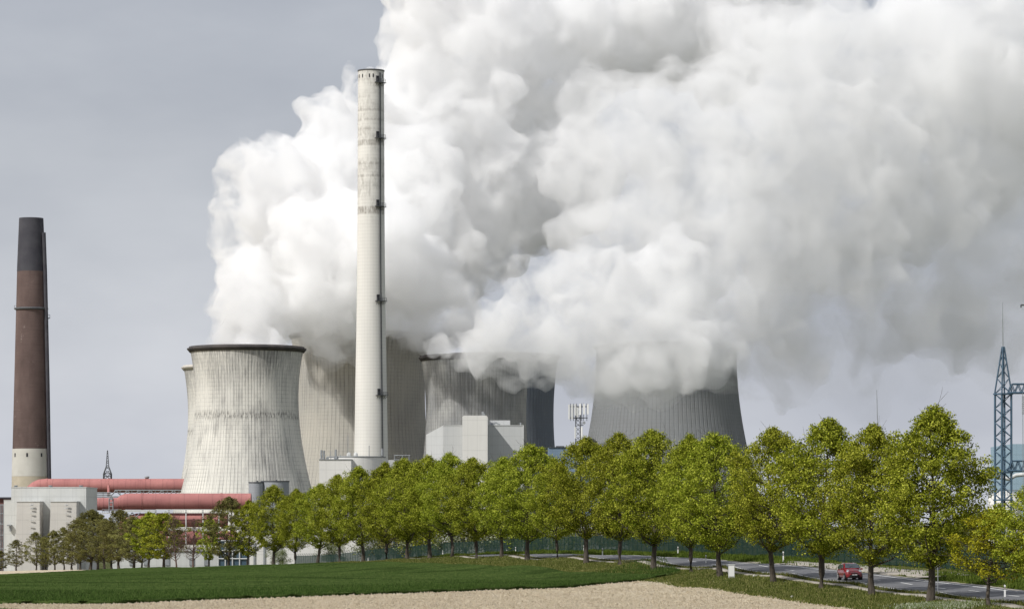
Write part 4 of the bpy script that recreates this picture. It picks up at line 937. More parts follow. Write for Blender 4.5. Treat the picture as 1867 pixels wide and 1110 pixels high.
# ------------------------------------------------------------------ red car
def make_car():
    yc = F / 20.35; yrow = yc
    # find place on the near lane that projects to photo x 1550
    best = min(((abs(CX + F * float(off(y_, 4.9)[0]) / float(off(y_, 4.9)[1]) - 1550), y_) for y_ in np.arange(270, 340, 0.25)))
    y_ = best[1]; a, b = off(y_, 4.9); a, b = float(a), float(b); dx = float(row_dx(y_))
    z = tz(a, b) + ROAD_L; head = math.atan2(-dx, -1.0)    # (x,y) heading components
    hx, hy = -dx, -1.0; rzv = math.atan2(hy, hx)
    t = empty('parked_car' if False else 'car', (a, b, z), rzv); tag(t, 'small dark red hatchback driving towards the camera on the road', 'car')
    red = mat('dark_red_car_paint', (0.20, 0.007, 0.012), 0.25, 0.1, 0.5); red.node_tree.nodes['Principled BSDF'].inputs['Coat Weight'].default_value = 0.6
    gl = mat('car_glass', (0.04, 0.055, 0.065), 0.05, 0, 0.9); tyre = mat('tyre_rubber', (0.02, 0.02, 0.02), 0.8); rim = mat('wheel_rim', (0.5, 0.5, 0.52), 0.3, 0.8)
    lamp = mat('headlight_glass', (0.75, 0.76, 0.78), 0.1, 0.2, 0.8)
    # cross sections along x (front at +x), car 3.72 long, 1.66 wide, 1.54 high
    secs = [(-1.86, 0.62, 0.45, 0.80, 0.80), (-1.80, 0.74, 0.28, 0.95, 0.98), (-1.62, 0.80, 0.22, 0.98, 1.32), (-1.35, 0.82, 0.20, 0.97, 1.46), (-0.6, 0.83, 0.19, 0.95, 1.53), (-0.1, 0.83, 0.19, 0.94, 1.54),
            (0.35, 0.83, 0.19, 0.93, 1.47), (0.85, 0.82, 0.19, 0.92, 1.13), (1.10, 0.81, 0.19, 0.90, 0.99), (1.45, 0.78, 0.20, 0.82, 0.90), (1.70, 0.70, 0.22, 0.70, 0.78), (1.84, 0.55, 0.28, 0.58, 0.62), (1.87, 0.40, 0.34, 0.50, 0.52)]
    vs, fs = [], []
    def ring(x, w, zb, zs, zt):
        rw = w * (0.74 if zt > 1.2 else 0.86)
        half = [(0, zb), (w * 0.85, zb), (w * 0.97, zb + 0.08), (w, (zb + zs) / 2), (w * 0.98, zs), (rw + 0.02, zs + (zt - zs) * 0.8), (rw * 0.9, zt - 0.01), (rw * 0.45, zt + 0.015), (0, zt + 0.02)]
        full = [(x, y, zz) for y, zz in half] + [(x, -y, zz) for y, zz in half[-2:0:-1]]
        return full
    for s_ in secs: vs += ring(*s_)
    n = 16
    for i in range(len(secs) - 1):
        for j in range(n): fs.append((i * n + j, i * n + (j + 1) % n, (i + 1) * n + (j + 1) % n, (i + 1) * n + j))
    fs += [tuple(range(n)), tuple(range((len(secs) - 1) * n, len(secs) * n))[::-1]]
    bd = MB(); bd.add(vs, fs, True); body = bd.build('body', red, t)
    def quad(pts, nm, m_, parent=t, th=0.012):
        pts = [Vector(p) for p in pts]; nrm = (pts[1] - pts[0]).cross(pts[-1] - pts[0]).normalized() * th; c = len(pts)
        mb = MB(); mb.add([p + nrm for p in pts] + [p - nrm for p in pts], [tuple(range(c)), tuple(range(c, 2 * c))[::-1]] + [(i, c + i, c + (i + 1) % c, (i + 1) % c) for i in range(c)]); return mb.build(nm, m_, parent)
    quad([(0.93, -0.66, 1.10), (0.93, 0.66, 1.10), (0.40, 0.56, 1.485), (0.40, -0.56, 1.485)], 'windscreen', gl, th=0.025)
    for s_ in (-1, 1):
        quad([(0.72, s_ * 0.83, 0.98), (0.10, s_ * 0.845, 0.98), (0.10, s_ * 0.70, 1.42), (0.30, s_ * 0.70, 1.40)], 'side_window', gl, th=0.03)
        quad([(0.02, s_ * 0.845, 0.98), (-0.80, s_ * 0.84, 1.0), (-0.85, s_ * 0.70, 1.42), (0.02, s_ * 0.70, 1.43)], 'side_window', gl, th=0.03)
        quad([(-0.88, s_ * 0.84, 1.0), (-1.35, s_ * 0.83, 1.05), (-1.15, s_ * 0.70, 1.38), (-0.92, s_ * 0.70, 1.41)], 'side_window', gl, th=0.03)
        hl_ = MB().lathe((0, 0, 0), [(0.14, -0.05), (0.13, 0.02), (0.09, 0.055), (0.01, 0.07)], 16).build('headlight', lamp, t)
        hl_.data.transform(Matrix.Translation((1.60, s_ * 0.56, 0.78)) @ Matrix.Rotation(R(62), 4, 'Y') @ Matrix.Rotation(R(s_ * 12), 4, 'X') @ Matrix.Diagonal((1.5, 0.95, 1, 1)))
        mr = MB().box((0.72, s_ * 0.93, 1.02), (0.10, 0.18, 0.14)).tube((0.72, s_ * 0.80, 0.98), (0.72, s_ * 0.9, 1.0), 0.03, n=6).build('wing_mirror', red, t)
        for xw in (-1.22, 1.20):
            w_ = MB().tube((xw, s_ * 0.64, 0.29), (xw, s_ * 0.835, 0.29), 0.29, n=26).build('wheel', tyre, t)
            MB().tube((xw, s_ * 0.83, 0.29), (xw, s_ * 0.85, 0.29), 0.185, n=20).build('rim', rim, w_)
            MB().tube((xw, s_ * 0.55, 0.31), (xw, s_ * 0.826, 0.31), 0.345, n=26).build('wheel_arch', tyre, body)
        MB().box((-0.2, s_ * 0.835, 0.62), (1.9, 0.02, 0.07)).build('side_strip', red, body)
    MB().box((1.815, 0, 0.40), (0.12, 0.95, 0.15)).build('lower_grille', tyre, t)
    MB().box((1.80, 0, 0.64), (0.10, 0.62, 0.07)).build('upper_grille', tyre, t)
    MB().box((1.80, 0, 0.685), (0.12, 0.66, 0.02)).build('grille_bar', rim, t)
    MB().box((1.895, 0, 0.50), (0.02, 0.50, 0.11)).build('number_plate', M['white'], t)
    MB().box((1.85, 0, 0.27), (0.06, 1.2, 0.07)).build('bumper_lip', tyre, t)
    for s_ in (-1, 1): MB().tube((0.35, s_ * 0.52, 1.53), (-1.0, s_ * 0.52, 1.56), 0.02, n=6).build('roof_rail', rim, t)
    MB().tube((0.96, -0.3, 1.11), (0.62, 0.1, 1.36), 0.012, n=5).build('wiper', tyre, t)
make_car()
# ------------------------------------------------------------------ trees
def m_leaf(name, c0, c1, c2):
    m = bpy.data.materials.new(name); m.use_nodes = True; t_ = m.node_tree; t_.nodes.clear()
    N = t_.nodes.new; out = N('ShaderNodeOutputMaterial'); df = N('ShaderNodeBsdfDiffuse'); tr = N('ShaderNodeBsdfTranslucent'); ms = N('ShaderNodeMixShader'); ms.inputs[0].default_value = 0.22
    at = N('ShaderNodeAttribute'); at.attribute_name = 'tint'; oi = N('ShaderNodeObjectInfo')
    rp = N('ShaderNodeValToRGB'); e = rp.color_ramp.elements; e.new(0.5)
    for k, (p, c) in enumerate(((0.0, c0), (0.5, c1), (1.0, c2))): e[k].position = p; e[k].color = (*c, 1)
    hs = N('ShaderNodeHueSaturation'); mr = N('ShaderNodeMapRange'); mr.inputs[3].default_value = 0.492; mr.inputs[4].default_value = 0.509
    mv = N('ShaderNodeMapRange'); mv.inputs[3].default_value = 0.85; mv.inputs[4].default_value = 1.15
    l = t_.links.new
    l(at.outputs['Fac'], rp.inputs[0]); l(rp.outputs[0], hs.inputs['Color']); l(oi.outputs['Random'], mr.inputs[0]); l(mr.outputs[0], hs.inputs['Hue']); l(oi.outputs['Random'], mv.inputs[0]); l(mv.outputs[0], hs.inputs['Value'])
    l(hs.outputs[0], df.inputs[0]); l(hs.outputs[0], tr.inputs[0]); l(df.outputs[0], ms.inputs[1]); l(tr.outputs[0], ms.inputs[2]); l(ms.outputs[0], out.inputs[0])
    return m
M['leaf'] = m_leaf('spring_green_leaves', (0.08, 0.11, 0.008), (0.235, 0.262, 0.022), (0.48, 0.50, 0.075))
M['leaf_dull'] = m_leaf('dull_olive_leaves', (0.085, 0.082, 0.028), (0.17, 0.165, 0.05), (0.30, 0.29, 0.105))
M['leaf_yellow'] = m_leaf('yellow_green_leaves', (0.12, 0.13, 0.01), (0.30, 0.31, 0.018), (0.48, 0.46, 0.04))
M['leaf_bud'] = m_leaf('reddish_buds', (0.07, 0.045, 0.03), (0.10, 0.07, 0.045), (0.14, 0.12, 0.05))
M['leaf_pale'] = m_leaf('pale_shrub_leaves', (0.09, 0.11, 0.03), (0.17, 0.21, 0.07), (0.55, 0.56, 0.46))
M['bark'] = m_noisy('dark_bark', (0.045, 0.037, 0.030), (0.10, 0.085, 0.068), 3.0, 0.95, 0.5, (1, 1, 0.25))
M['bark_red'] = m_noisy('reddish_twigs', (0.085, 0.055, 0.045), (0.13, 0.09, 0.075), 2.0, 0.95)

def env(h, top_sharp=1.0, low=0.2, fat=0.42):
    """crown half width (fraction of full) at relative height h"""
    if h < low or h > 1: return 0.0
    t = (h - low) / (1 - low)
    return (math.sin(math.pi * min(1, t / (2 * fat)) ** 0.75) if t < fat else math.cos(math.pi / 2 * ((t - fat) / (1 - fat)) ** (1.38 * top_sharp)))
def make_tree(seed, H=15.0, RW=3.9, low=0.2, fat=0.42, sharp=1.0, nclump=860, nleaf=50, lsize=0.175, fork=False, bare=False, spread=1.3):
    rs = np.random.default_rng(seed); rr = random.Random(seed)
    RW = RW * 1.4; wood = MB(); tips = []
    # trunk
    pts = [Vector((0, 0, -0.3))]; x = y = 0.0
    nseg = 9; htop = H * 0.86
    for i in range(1, nseg + 1):
        x += rr.uniform(-.16, .16); y += rr.uniform(-.16, .16); pts.append(Vector((x, y, htop * i / nseg)))
    r0 = 0.021 * H
    rads = [r0 * 1.25] + [r0 * (1 - 0.93 * (i / nseg) ** 0.8) + 0.02 for i in range(1, nseg + 1)]; rads[1] = r0 * 0.86
    wood.path(pts, rads, 9)
    def trunk_at(h):
        f = min(max(h / htop * nseg, 0), nseg - 1e-3); i = int(f); return pts[i].lerp(pts[i + 1], f - i), rads[i]
    nb = 34 if not bare else 44
    for b in range(nb):
        h = H * (low * 0.78 + (0.86 - low * 0.78) * (b + rr.random()) / nb * 0.98)
        p, r = trunk_at(h); ph = b * 2.399 + rr.uniform(-.4, .4)
        hr = min(0.985, h / H + rr.uniform(0.06, 0.22)); rad = RW * env(hr, sharp, low, fat) * rr.uniform(0.62, 1.03)
        end = Vector((math.cos(ph) * rad, math.sin(ph) * rad, hr * H + rr.uniform(-.2, .3)))
        mid = p.lerp(end, 0.5) + Vector((0, 0, -0.10 * rad)) + Vector((rr.uniform(-.2, .2), rr.uniform(-.2, .2), 0))
        rb = max(0.035, r * 0.42)
        path_ = [p, p.lerp(mid, .55), mid, mid.lerp(end, .5) + Vector((0, 0, .08)), end]
        wood.path(path_, [rb, rb * .8, rb * .6, rb * .4, 0.015], 5)
        tips.append((end, 0.9))
        for k in range(5 if not bare else 9):
            f = rr.uniform(0.3, 0.98); i = min(3, int(f * 4)); q = path_[i].lerp(path_[i + 1], f * 4 - i)
            d = Vector((rr.uniform(-1, 1), rr.uniform(-1, 1), rr.uniform(-0.1, 1.1) if not bare else rr.uniform(0.3, 1.6))).normalized() * rr.uniform(0.7, 1.6) * (1 if not bare else 1.25)
            e = q + d; wood.tube(q, e, rb * 0.3 + 0.008, 0.01, n=3, cap=False); tips.append((e, 0.7))
            if bare:
                for kk in range(5):
                    d2 = (d.normalized() + Vector((rr.uniform(-.7, .7), rr.uniform(-.7, .7), rr.uniform(0, .7)))).normalized() * rr.uniform(.4, .9)
                    e2 = q.lerp(e, rr.uniform(.3, 1)); wood.tube(e2, e2 + d2, 0.018, 0.007, n=3, cap=False)
            elif k < 3:
                d2 = (d.normalized() + Vector((rr.uniform(-.8, .8), rr.uniform(-.8, .8), rr.uniform(0, .6)))).normalized() * rr.uniform(.5, 1.0)
                wood.tube(e, e + d2, 0.016, 0.007, n=3, cap=False); tips.append((e + d2, 0.6))
    if fork:
        p, r = trunk_at(H * 0.2); wood.path([p, p + Vector((-0.9, .1, 1.1)), p + Vector((-1.6, .2, 3.0)), p + Vector((-2.0, .2, 5.5))], [r * .7, r * .6, r * .45, .05], 8)
    tips = [(e, q) for e, q in tips if e.z < H * .975 and math.hypot(e.x, e.y) <= RW * env(min(e.z / H, .99), sharp, low, fat) * (1.14 + .12 * math.sin(5 * math.atan2(e.y, e.x) + e.z * 1.3 + seed)) + .25] or tips
    # leaf clumps
    C = []
    for q in range(34 if not bare else 4):
        h = rr.uniform(.82, .985); e_ = RW * .6 * (1 - h) / .18 + .08; C.append((rr.gauss(0, e_ * .5), rr.gauss(0, e_ * .5), h * H, rr.uniform(.22, .42)))
    while len(C) < nclump:
        if rr.random() < 0.5:
            e, s = rr.choice(tips); c = e + Vector((rr.gauss(0, .25), rr.gauss(0, .25), rr.gauss(0, .2))); s = rr.uniform(.25, .5)
        else:
            h = low + (1 - low) * rr.random() ** 0.9; ev = env(h, sharp, low, fat)
            if ev <= 0: continue
            a = rr.random() * 2 * math.pi; lob = 0.86 + 0.16 * math.sin(3 * a + seed + h * 9) + 0.10 * math.sin(7 * a + h * 23 + seed)
            rad = RW * ev * lob * (rr.uniform(0.4, 1.0) ** 0.5); c = Vector((math.cos(a) * rad, math.sin(a) * rad, h * H)); s = rr.uniform(.28, .6)
        if c.z < H * low * 1.0: continue
        C.append((c.x, c.y, c.z, s))
    C = np.array(C); n = len(C) * nleaf
    ci = np.repeat(np.arange(len(C)), nleaf)
    dirs = rs.normal(size=(n, 3)); dirs /= np.linalg.norm(dirs, axis=1)[:, None]
    rad = C[ci, 3] * rs.uniform(0.25, 1.0, n) ** 0.6
    cen = C[ci, :3] + dirs * rad[:, None] * np.array([1.15, 1.15, 0.9]) * spread
    out_ = cen - np.array([0, 0, H * 0.45]); out_ /= np.linalg.norm(out_, axis=1)[:, None] + 1e-6
    nr = dirs * 0.5 + out_ * 0.35 + np.array([0, 0, 0.22]) + rs.normal(size=(n, 3)) * 0.7; nr /= np.linalg.norm(nr, axis=1)[:, None]
    t1 = np.cross(nr, rs.normal(size=(n, 3))); t1 /= np.linalg.norm(t1, axis=1)[:, None] + 1e-9; t2 = np.cross(nr, t1)
    L_ = lsize * rs.uniform(0.6, 1.25, n)[:, None]; Wd = L_ * 0.42
    v = np.stack([cen - t1 * L_ * .5, cen + t2 * Wd, cen + t1 * L_ * .5, cen - t2 * Wd], 1).reshape(-1, 3)
    tint = np.clip(0.5 + 0.28 * rs.normal(size=len(C))[ci] * 0.6 + 0.3 * rs.normal(size=n), 0, 1)
    me = bpy.data.meshes.new('crown'); me.vertices.add(4 * n); me.vertices.foreach_set('co', v.ravel()); me.loops.add(4 * n); me.loops.foreach_set('vertex_index', np.arange(4 * n)); me.polygons.add(n)
    me.polygons.foreach_set('loop_start', np.arange(0, 4 * n, 4)); me.update(calc_edges=True)
    at = me.attributes.new('tint', 'FLOAT', 'FACE'); at.data.foreach_set('value', tint.astype(np.float32)); me.validate()
    wm = bpy.data.meshes.new('trunk'); wm.from_pydata(wood.v, [], wood.f); wm.polygons.foreach_set('use_smooth', [True] * len(wood.f)); wm.update()
    return wm, me
def with_mats(pair, bark, leaf):
    w, c = pair; w = w.copy() if w.users else w; c2 = c.copy() if c.materials else c; w2 = w.copy() if w.materials else w
    w2.materials.append(bark); c2.materials.append(leaf); return w2, c2
G = [make_tree(11, fat=.45), make_tree(12, RW=3.7, low=.2, fat=.38), make_tree(13, RW=4.0, low=.19, fat=.5, sharp=.8), make_tree(14, RW=3.8, fat=.42, sharp=1.2), make_tree(15, RW=4.1, low=.22, fat=.46)]
V = {'g%d' % i: with_mats(p, M['bark'], M['leaf']) for i, p in enumerate(G)}
V['big'] = with_mats(make_tree(21, H=16, RW=3.65, low=.19, fat=.38, sharp=1.0, nclump=1150), M['bark'], M['leaf'])
V['fork'] = with_mats(make_tree(22, RW=4.0, low=.22, fork=True), M['bark'], M['leaf'])
V['small'] = with_mats(make_tree(23, H=8, RW=2.7, low=.28, fat=.5, sharp=.7, nclump=190, nleaf=60), M['bark'], M['leaf_yellow'])
V['d0'] = with_mats(make_tree(31, RW=3.9, low=.16, nclump=360, nleaf=52, lsize=.22, spread=1.25), M['bark'], M['leaf_dull'])
V['d1'] = with_mats(make_tree(32, RW=3.6, low=.14, fat=.5, nclump=210, nleaf=56, lsize=.22, spread=1.3), M['bark'], M['leaf_dull'])
V['gs'] = with_mats(make_tree(33, RW=3.6, low=.2, fat=.5, nclump=330, nleaf=56, lsize=.25, spread=1.2), M['bark'], M['leaf'])
V['bare'] = with_mats(make_tree(34, RW=3.3, low=.2, fat=.55, nclump=90, nleaf=22, lsize=.14, bare=True, spread=1.6), M['bark_red'], M['leaf_bud'])

# photo x of trunk, photo y of tree top, variant, width factor, label
T = [(1915, 858, 'g2', 1.0, 'leafy tree cut off by the right edge of the picture'),
 (1805, 930, 'small', 1.0, 'small yellow-green young tree at the lower right, in front of the pylon'),
 (1696, 745, 'big', 1.0, 'biggest and tallest leafy tree, pointed crown, right of the red car'),
 (1590, 779, 'g3', 1.0, 'leafy roadside tree directly right of the red car, trunk forked low'),
 (1497, 768, 'g0', 1.0, 'leafy roadside tree directly left of the red car'),
 (1411, 784, 'g4', 1.0, 'leafy roadside tree with a thick trunk, just right of the pale cabinet'),
 (1313, 792, 'g2', .95, 'leafy tree right behind the pale cabinet, at the right foot of the grey tower'),
 (1260, 795, 'g1', .95, 'leafy tree below the right half of the grey cooling tower'),
 (1191, 788, 'g3', .95, 'narrow-topped leafy tree below the middle of the grey cooling tower'),
 (1130, 793, 'g0', 1.0, 'leafy tree below the left half of the grey cooling tower'),
 (1069, 801, 'g4', .95, 'leafy tree standing immediately right of the phone mast'),
 (1016, 838, 'g1', 1.0, 'leafy tree below the gap left of the phone mast'),
 (962, 812, 'g2', 1.0, 'leafy tree with a high peak at the right corner of the boxy building'),
 (914, 836, 'g3', 1.0, 'leafy tree with pale bark below the right block of the boxy building'),
 (869, 838, 'g0', 1.0, 'leafy tree below the white central slab of the boxy building'),
 (824, 829, 'fork', 1.05, 'leafy tree with a trunk leaning into a low fork, below the slanted wing'),
 (784, 834, 'g4', 1.0, 'leafy tree below the left edge of the dark streaked tower'),
 (742, 838, 'g2', 1.0, 'leafy tree below the shaded right part of the wide ribbed tower'),
 (705, 846, 'g1', 1.0, 'leafy tree just right of the tall chimney foot'),
 (662, 853, 'g3', 1.0, 'leafy tree right under the tall chimney foot'),
 (619, 868, 'g0', 1.0, 'leafy tree below the middle of the white silos'),
 (578, 884, 'g4', 1.0, 'leafy tree below the left end of the white silos'),
 (538, 893, 'g1', 1.0, 'leafy tree with a slightly browner crown below the right foot of the front cooling tower'),
 (498, 886, 'g2', .95, 'leafy tree in front of the grey twin silos'),
 (451, 913, 'gs', .95, 'thinly leaved tree just left of the grey twin silos'),
 (415, 907, 'd0', 1.0, 'olive tree covering the right end of the fat red duct'),
 (380, 945, 'gs', .85, 'small light-green sparse tree in front of the duct gantry'),
 (352, 950, 'bare', .9, 'bare reddish tree, right one of the bare pair before the ducts'),
 (322, 940, 'bare', .95, 'bare reddish tree, left one of the bare pair before the ducts'),
 (298, 936, 'gs', 1.0, 'light-green tree left of the bare pair, before the lower red duct'),
 (271, 934, 'gs', 1.0, 'tree with a leaning trunk before the bend of the lower red duct'),
 (243, 942, 'd1', 1.0, 'olive tree below the steel platform on the ducts'),
 (217, 930, 'd0', 1.0, 'olive tree below the left end of the fat red duct'),
 (190, 946, 'd1', .9, 'brownish thin tree right of the filter building'),
 (164, 930, 'd0', 1.1, 'tallest dark olive tree at the right corner of the filter building'),
 (131, 972, 'd1', .9, 'thin twiggy tree before the right shaft of the filter building'),
 (100, 967, 'd0', .8, 'olive tree between the two shafts of the filter building'),
 (66, 970, 'd1', .75, 'small sparse tree before the left shaft of the filter building'),
 (30, 984, 'd1', .8, 'small sparse tree before the annex of the filter building'),
 (0, 1003, 'd0', .7, 'small olive tree cut off by the left edge of the picture'),
 (146, 948, 'd1', .8, 'thin olive tree left beside the tallest dark olive tree'), (84, 978, 'd1', .8, 'low thin tree close before the gap between the two shafts'),
 (178, 938, 'd0', .9, 'dark olive tree right beside the tallest dark olive tree'), (258, 948, 'd0', .8, 'dark olive tree behind the leaning trunk'), (204, 950, 'd1', .9, 'thin brownish tree beneath the steel platform tower'), (117, 962, 'd1', .8, 'twiggy tree between the right shaft and the corner olive trees')]
rowlook = {x: F / s for x, _, s in ROWD}
rowlook.update({1915: 228, 243: 880, 217: 900, 190: 922, 164: 937, 131: 960, 100: 975, 66: 990, 30: 1000, 0: 1015, 146: 975, 84: 1010, 178: 950, 258: 900, 204: 935, 117: 992})
Hn = {k: 15.0 for k in V}; Hn['big'] = 16.0; Hn['small'] = 8.0
for i, (px, yt, vn, wf, lab) in enumerate(T):
    Z = rowlook[px]; x = (px - CX) * Z / F; z = tz(x, Z); Ht = HC + (HY - yt) * Z / F - z
    wf = wf * (1.3 if px < 310 else 1.0); t = thing('avenue_tree' if vn != 'bare' else 'bare_tree', (x, Z, z), lab, 'tree', 'trees of the roadside row')
    w, c = V[vn]; s = Ht / Hn[vn]; sw = wf * min(max(s, 0.85), 1.15)
    if vn in ('small',): sw = wf * 1.0
    rzv = {'fork': 0.0}.get(vn, (i * 2.13) % 6.28)
    sw = sw * (1 + .09 * math.sin(i * 3.3))
    for nm, me in (('trunk', w), ('crown', c)):
        o = bpy.data.objects.new(nm, me); COL.objects.link(o); o.parent = t; o.scale = (sw, sw, s * 1.0); o.rotation_euler = (R(2.2) * math.sin(i * 1.9), R(2.4) * math.sin(i * 2.7 + 1), rzv)
# second-row fillers close behind, seen as separate peaks
for i, (px, yt, Z, vn, wf, lab) in enumerate([(1870, 900, 246, 'gs', .8, 'light tree behind the small yellow-green one at the right edge')]): pass

# shrubs beyond the fence
def make_shrub(seed, H, RW, n, leaf):
    rs = np.random.default_rng(seed); rr = random.Random(seed); wood = MB()
    for k in range(9):
        a = rr.random() * 6.28; e = Vector((math.cos(a) * RW * .6 * rr.random(), math.sin(a) * RW * .6 * rr.random(), H * rr.uniform(.6, .95))); wood.path([Vector((math.cos(a) * .1, math.sin(a) * .1, -.1)), e * .5 + Vector((0, 0, .1)), e], [.05, .035, .01], 4)
    nc = 60; C = np.c_[rs.normal(size=nc) * RW * .5, rs.normal(size=nc) * RW * .5, rs.uniform(.12, .95, nc) * H]; ci = rs.integers(0, nc, n)
    C[:, :2] *= (np.sqrt(1 - (C[:, 2:] / H - .4) ** 2)); d = rs.normal(size=(n, 3)) * .32; cen = C[ci] + d; cen[:, 2] = np.abs(cen[:, 2]) + .02
    nr = rs.normal(size=(n, 3)) + np.array([0, 0, .6]); nr /= np.linalg.norm(nr, axis=1)[:, None]; t1 = np.cross(nr, rs.normal(size=(n, 3))); t1 /= np.linalg.norm(t1, axis=1)[:, None]; t2 = np.cross(nr, t1)
    L_ = .22 * rs.uniform(.6, 1.3, n)[:, None]; v = np.stack([cen - t1 * L_ * .5, cen + t2 * L_ * .25, cen + t1 * L_ * .5, cen - t2 * L_ * .25], 1).reshape(-1, 3)
    me = bpy.data.meshes.new('foliage'); me.from_pydata(v.tolist(), [], np.arange(4 * n).reshape(-1, 4).tolist()); at = me.attributes.new('tint', 'FLOAT', 'FACE'); at.data.foreach_set('value', np.clip(rs.uniform(0, 1, n) ** 1.3, 0, 1).astype(np.float32)); me.materials.append(leaf)
    wm = bpy.data.meshes.new('stem'); wm.from_pydata(wood.v, [], wood.f); wm.materials.append(M['bark']); return wm, me
SH = [make_shrub(41, 4.5, 2.6, 5200, M['leaf_pale']), make_shrub(42, 5.0, 3.0, 5600, M['leaf_dull']), make_shrub(43, 3.0, 2.4, 3600, M['leaf'])]
shr = [(690, 23, 0, 1.2, 'pale shrub behind the fence, leftmost of the shrub belt below the tall chimney'), (722, 24, 1, 1.2, 'olive shrub behind the fence before the gate house'), (765, 23, 0, 1.1, 'pale flowering shrub behind the fence left of the forked tree'),
       (800, 25, 2, 1.4, 'green shrub behind the fence directly left of the forked tree'), (848, 24, 0, 1.3, 'pale flowering shrub behind the fence directly right of the forked tree'), (888, 26, 1, 1.1, 'olive shrub behind the fence below the white slab'),
       (930, 24, 0, 1.2, 'pale shrub behind the fence between the trunks below the boxy building'), (985, 25, 2, 1.3, 'green shrub behind the fence left of the phone mast'), (1040, 24, 2, 1.1, 'green shrub behind the fence below the phone mast'), (1095, 26, 1, 1.0, 'olive shrub behind the fence right of the phone mast'),
       (1160, 25, 1, 0.9, 'olive shrub behind the fence below the grey tower'), (1225, 26, 1, 1.1, 'olive shrub behind the fence left part below the grey tower foot'), (1290, 25, 1, 1.1, 'olive shrub behind the fence below the right foot of the grey tower'), (1360, 25, 1, 1.1, 'olive shrub behind the fence right of the cabinet'), (1335, 24, 1, 1.1, 'olive shrub behind the fence, directly behind the cabinet'), (1400, 25, 1, 1.2, 'dark olive shrub behind the fence beside the thick trunk'), (1195, 24, 1, 1.1, 'olive shrub behind the fence below the left half of the grey tower'), (1260, 25, 1, 1.2, 'olive shrub behind the fence below the middle of the grey tower'), (1128, 24, 1, 1.0, 'olive shrub behind the fence just left of the grey tower'), (1440, 26, 1, 1.1, 'olive shrub behind the fence left of the white shed'),
       (510, 24, 0, .6, 'small pale bush before the white storage hall'), (605, 24, 0, .8, 'pale bush at the right end of the white storage hall')]
for i, (px, d, k, s, lab) in enumerate(shr):
    y_ = min(np.arange(240, 800, 1.0), key=lambda yy: abs(CX + F * float(off(yy, d)[0]) / float(off(yy, d)[1]) - px)); a, b = off(y_, d); a, b = float(a), float(b)
    s = s * (1.5 if px < 1000 else 1.15); t = thing('shrub', (a, b, tz(a, b) - 0.1), lab, 'shrub', 'shrubs beyond the security fence'); w, c = SH[k]
    for nm, me in (('stem', w), ('foliage', c)):
        o = bpy.data.objects.new(nm, me); COL.objects.link(o); o.parent = t; o.scale = (s * 1.15, s * 1.15, s); o.rotation_euler = (0, 0, i * 1.7)

# ------------------------------------------------------------------ grass and weeds (uncountable)
def blades(name, X, Y, Zb, hgt, wid, m_, label, tint=None):
    n = len(X); a = rng.uniform(0, 2 * np.pi, n); lean = rng.uniform(0, .45, n) * hgt
    dx, dy = np.cos(a) * wid, np.sin(a) * wid; b = rng.uniform(0, 2 * np.pi, n)
    v = np.empty((n, 3, 3)); v[:, 0] = np.c_[X - dx, Y - dy, Zb]; v[:, 1] = np.c_[X + dx, Y + dy, Zb]; v[:, 2] = np.c_[X + np.cos(b) * lean, Y + np.sin(b) * lean, Zb + hgt]
    me = bpy.data.meshes.new(name); me.vertices.add(3 * n); me.vertices.foreach_set('co', v.ravel()); me.loops.add(3 * n); me.loops.foreach_set('vertex_index', np.arange(3 * n)); me.polygons.add(n); me.polygons.foreach_set('loop_start', np.arange(0, 3 * n, 3)); me.update(calc_edges=True)
    at = me.attributes.new('tint', 'FLOAT', 'FACE'); at.data.foreach_set('value', (rng.uniform(0, 1, n) if tint is None else tint).astype(np.float32)); me.materials.append(m_)
    o = bpy.data.objects.new(name, me); COL.objects.link(o); tag(o, label, 'grass', None, 'stuff'); return o
M['blade'] = m_leaf('verge_grass_blades', (0.045, 0.062, 0.013), (0.105, 0.125, 0.026), (0.27, 0.25, 0.10))
M['blade_crop'] = m_leaf('crop_blades', (0.03, 0.058, 0.012), (0.052, 0.092, 0.020), (0.105, 0.15, 0.04))
M['weed'] = m_leaf('weed_leaves', (0.05, 0.085, 0.012), (0.09, 0.14, 0.02), (0.17, 0.22, 0.05))
def verge_pts(n, dlo, dhi, ylo, yhi):
    yy = ylo + (yhi - ylo) * rng.uniform(0, 1, n) ** 1.3; dd = rng.uniform(dlo, dhi, n); a, b = off(yy, dd); return a, b
n = 110000; a, b = verge_pts(n, -7.8, 1.4, 205, 640); cl = np.sin(a * 1.1 + b * .3) * np.sin(b * .7 - a * .4); hg = (0.10 + 0.16 * rng.uniform(0, 1, n)) * (1 + .6 * cl)
blades('verge_grass', a, b, terrain(a, b) - 0.02, hg, 0.035, M['blade'], 'tall rough grass along the foot of the tree row')
n = 14000; a, b = verge_pts(n, 2.45, 3.3, 205, 560); blades('kerbside_grass', a, b, terrain(a, b), rng.uniform(.12, .34, n), 0.035, M['blade'], 'strip of grass between footpath and road')
n = 95000; a, b = verge_pts(n, 10.7, 19.3, 212, 600); cl = np.sin(a * .9 + b * .33) * np.sin(b * .21 - a * .4)
lay = (b > 306) & (b < 362) & (rng.uniform(0, 1, n) < .93); dd_ = ~lay & ((cl > -.15) | (rng.uniform(0, 1, n) < .25)); a, b, cl = a[dd_], b[dd_], cl[dd_]
blades('far_verge_weeds', a, b, terrain(a, b) - 0.03, np.clip(.26 + .30 * cl, .10, .7) * rng.uniform(.6, 1.3, len(a)), 0.07, M['weed'], 'weeds and tall grass beyond the road')
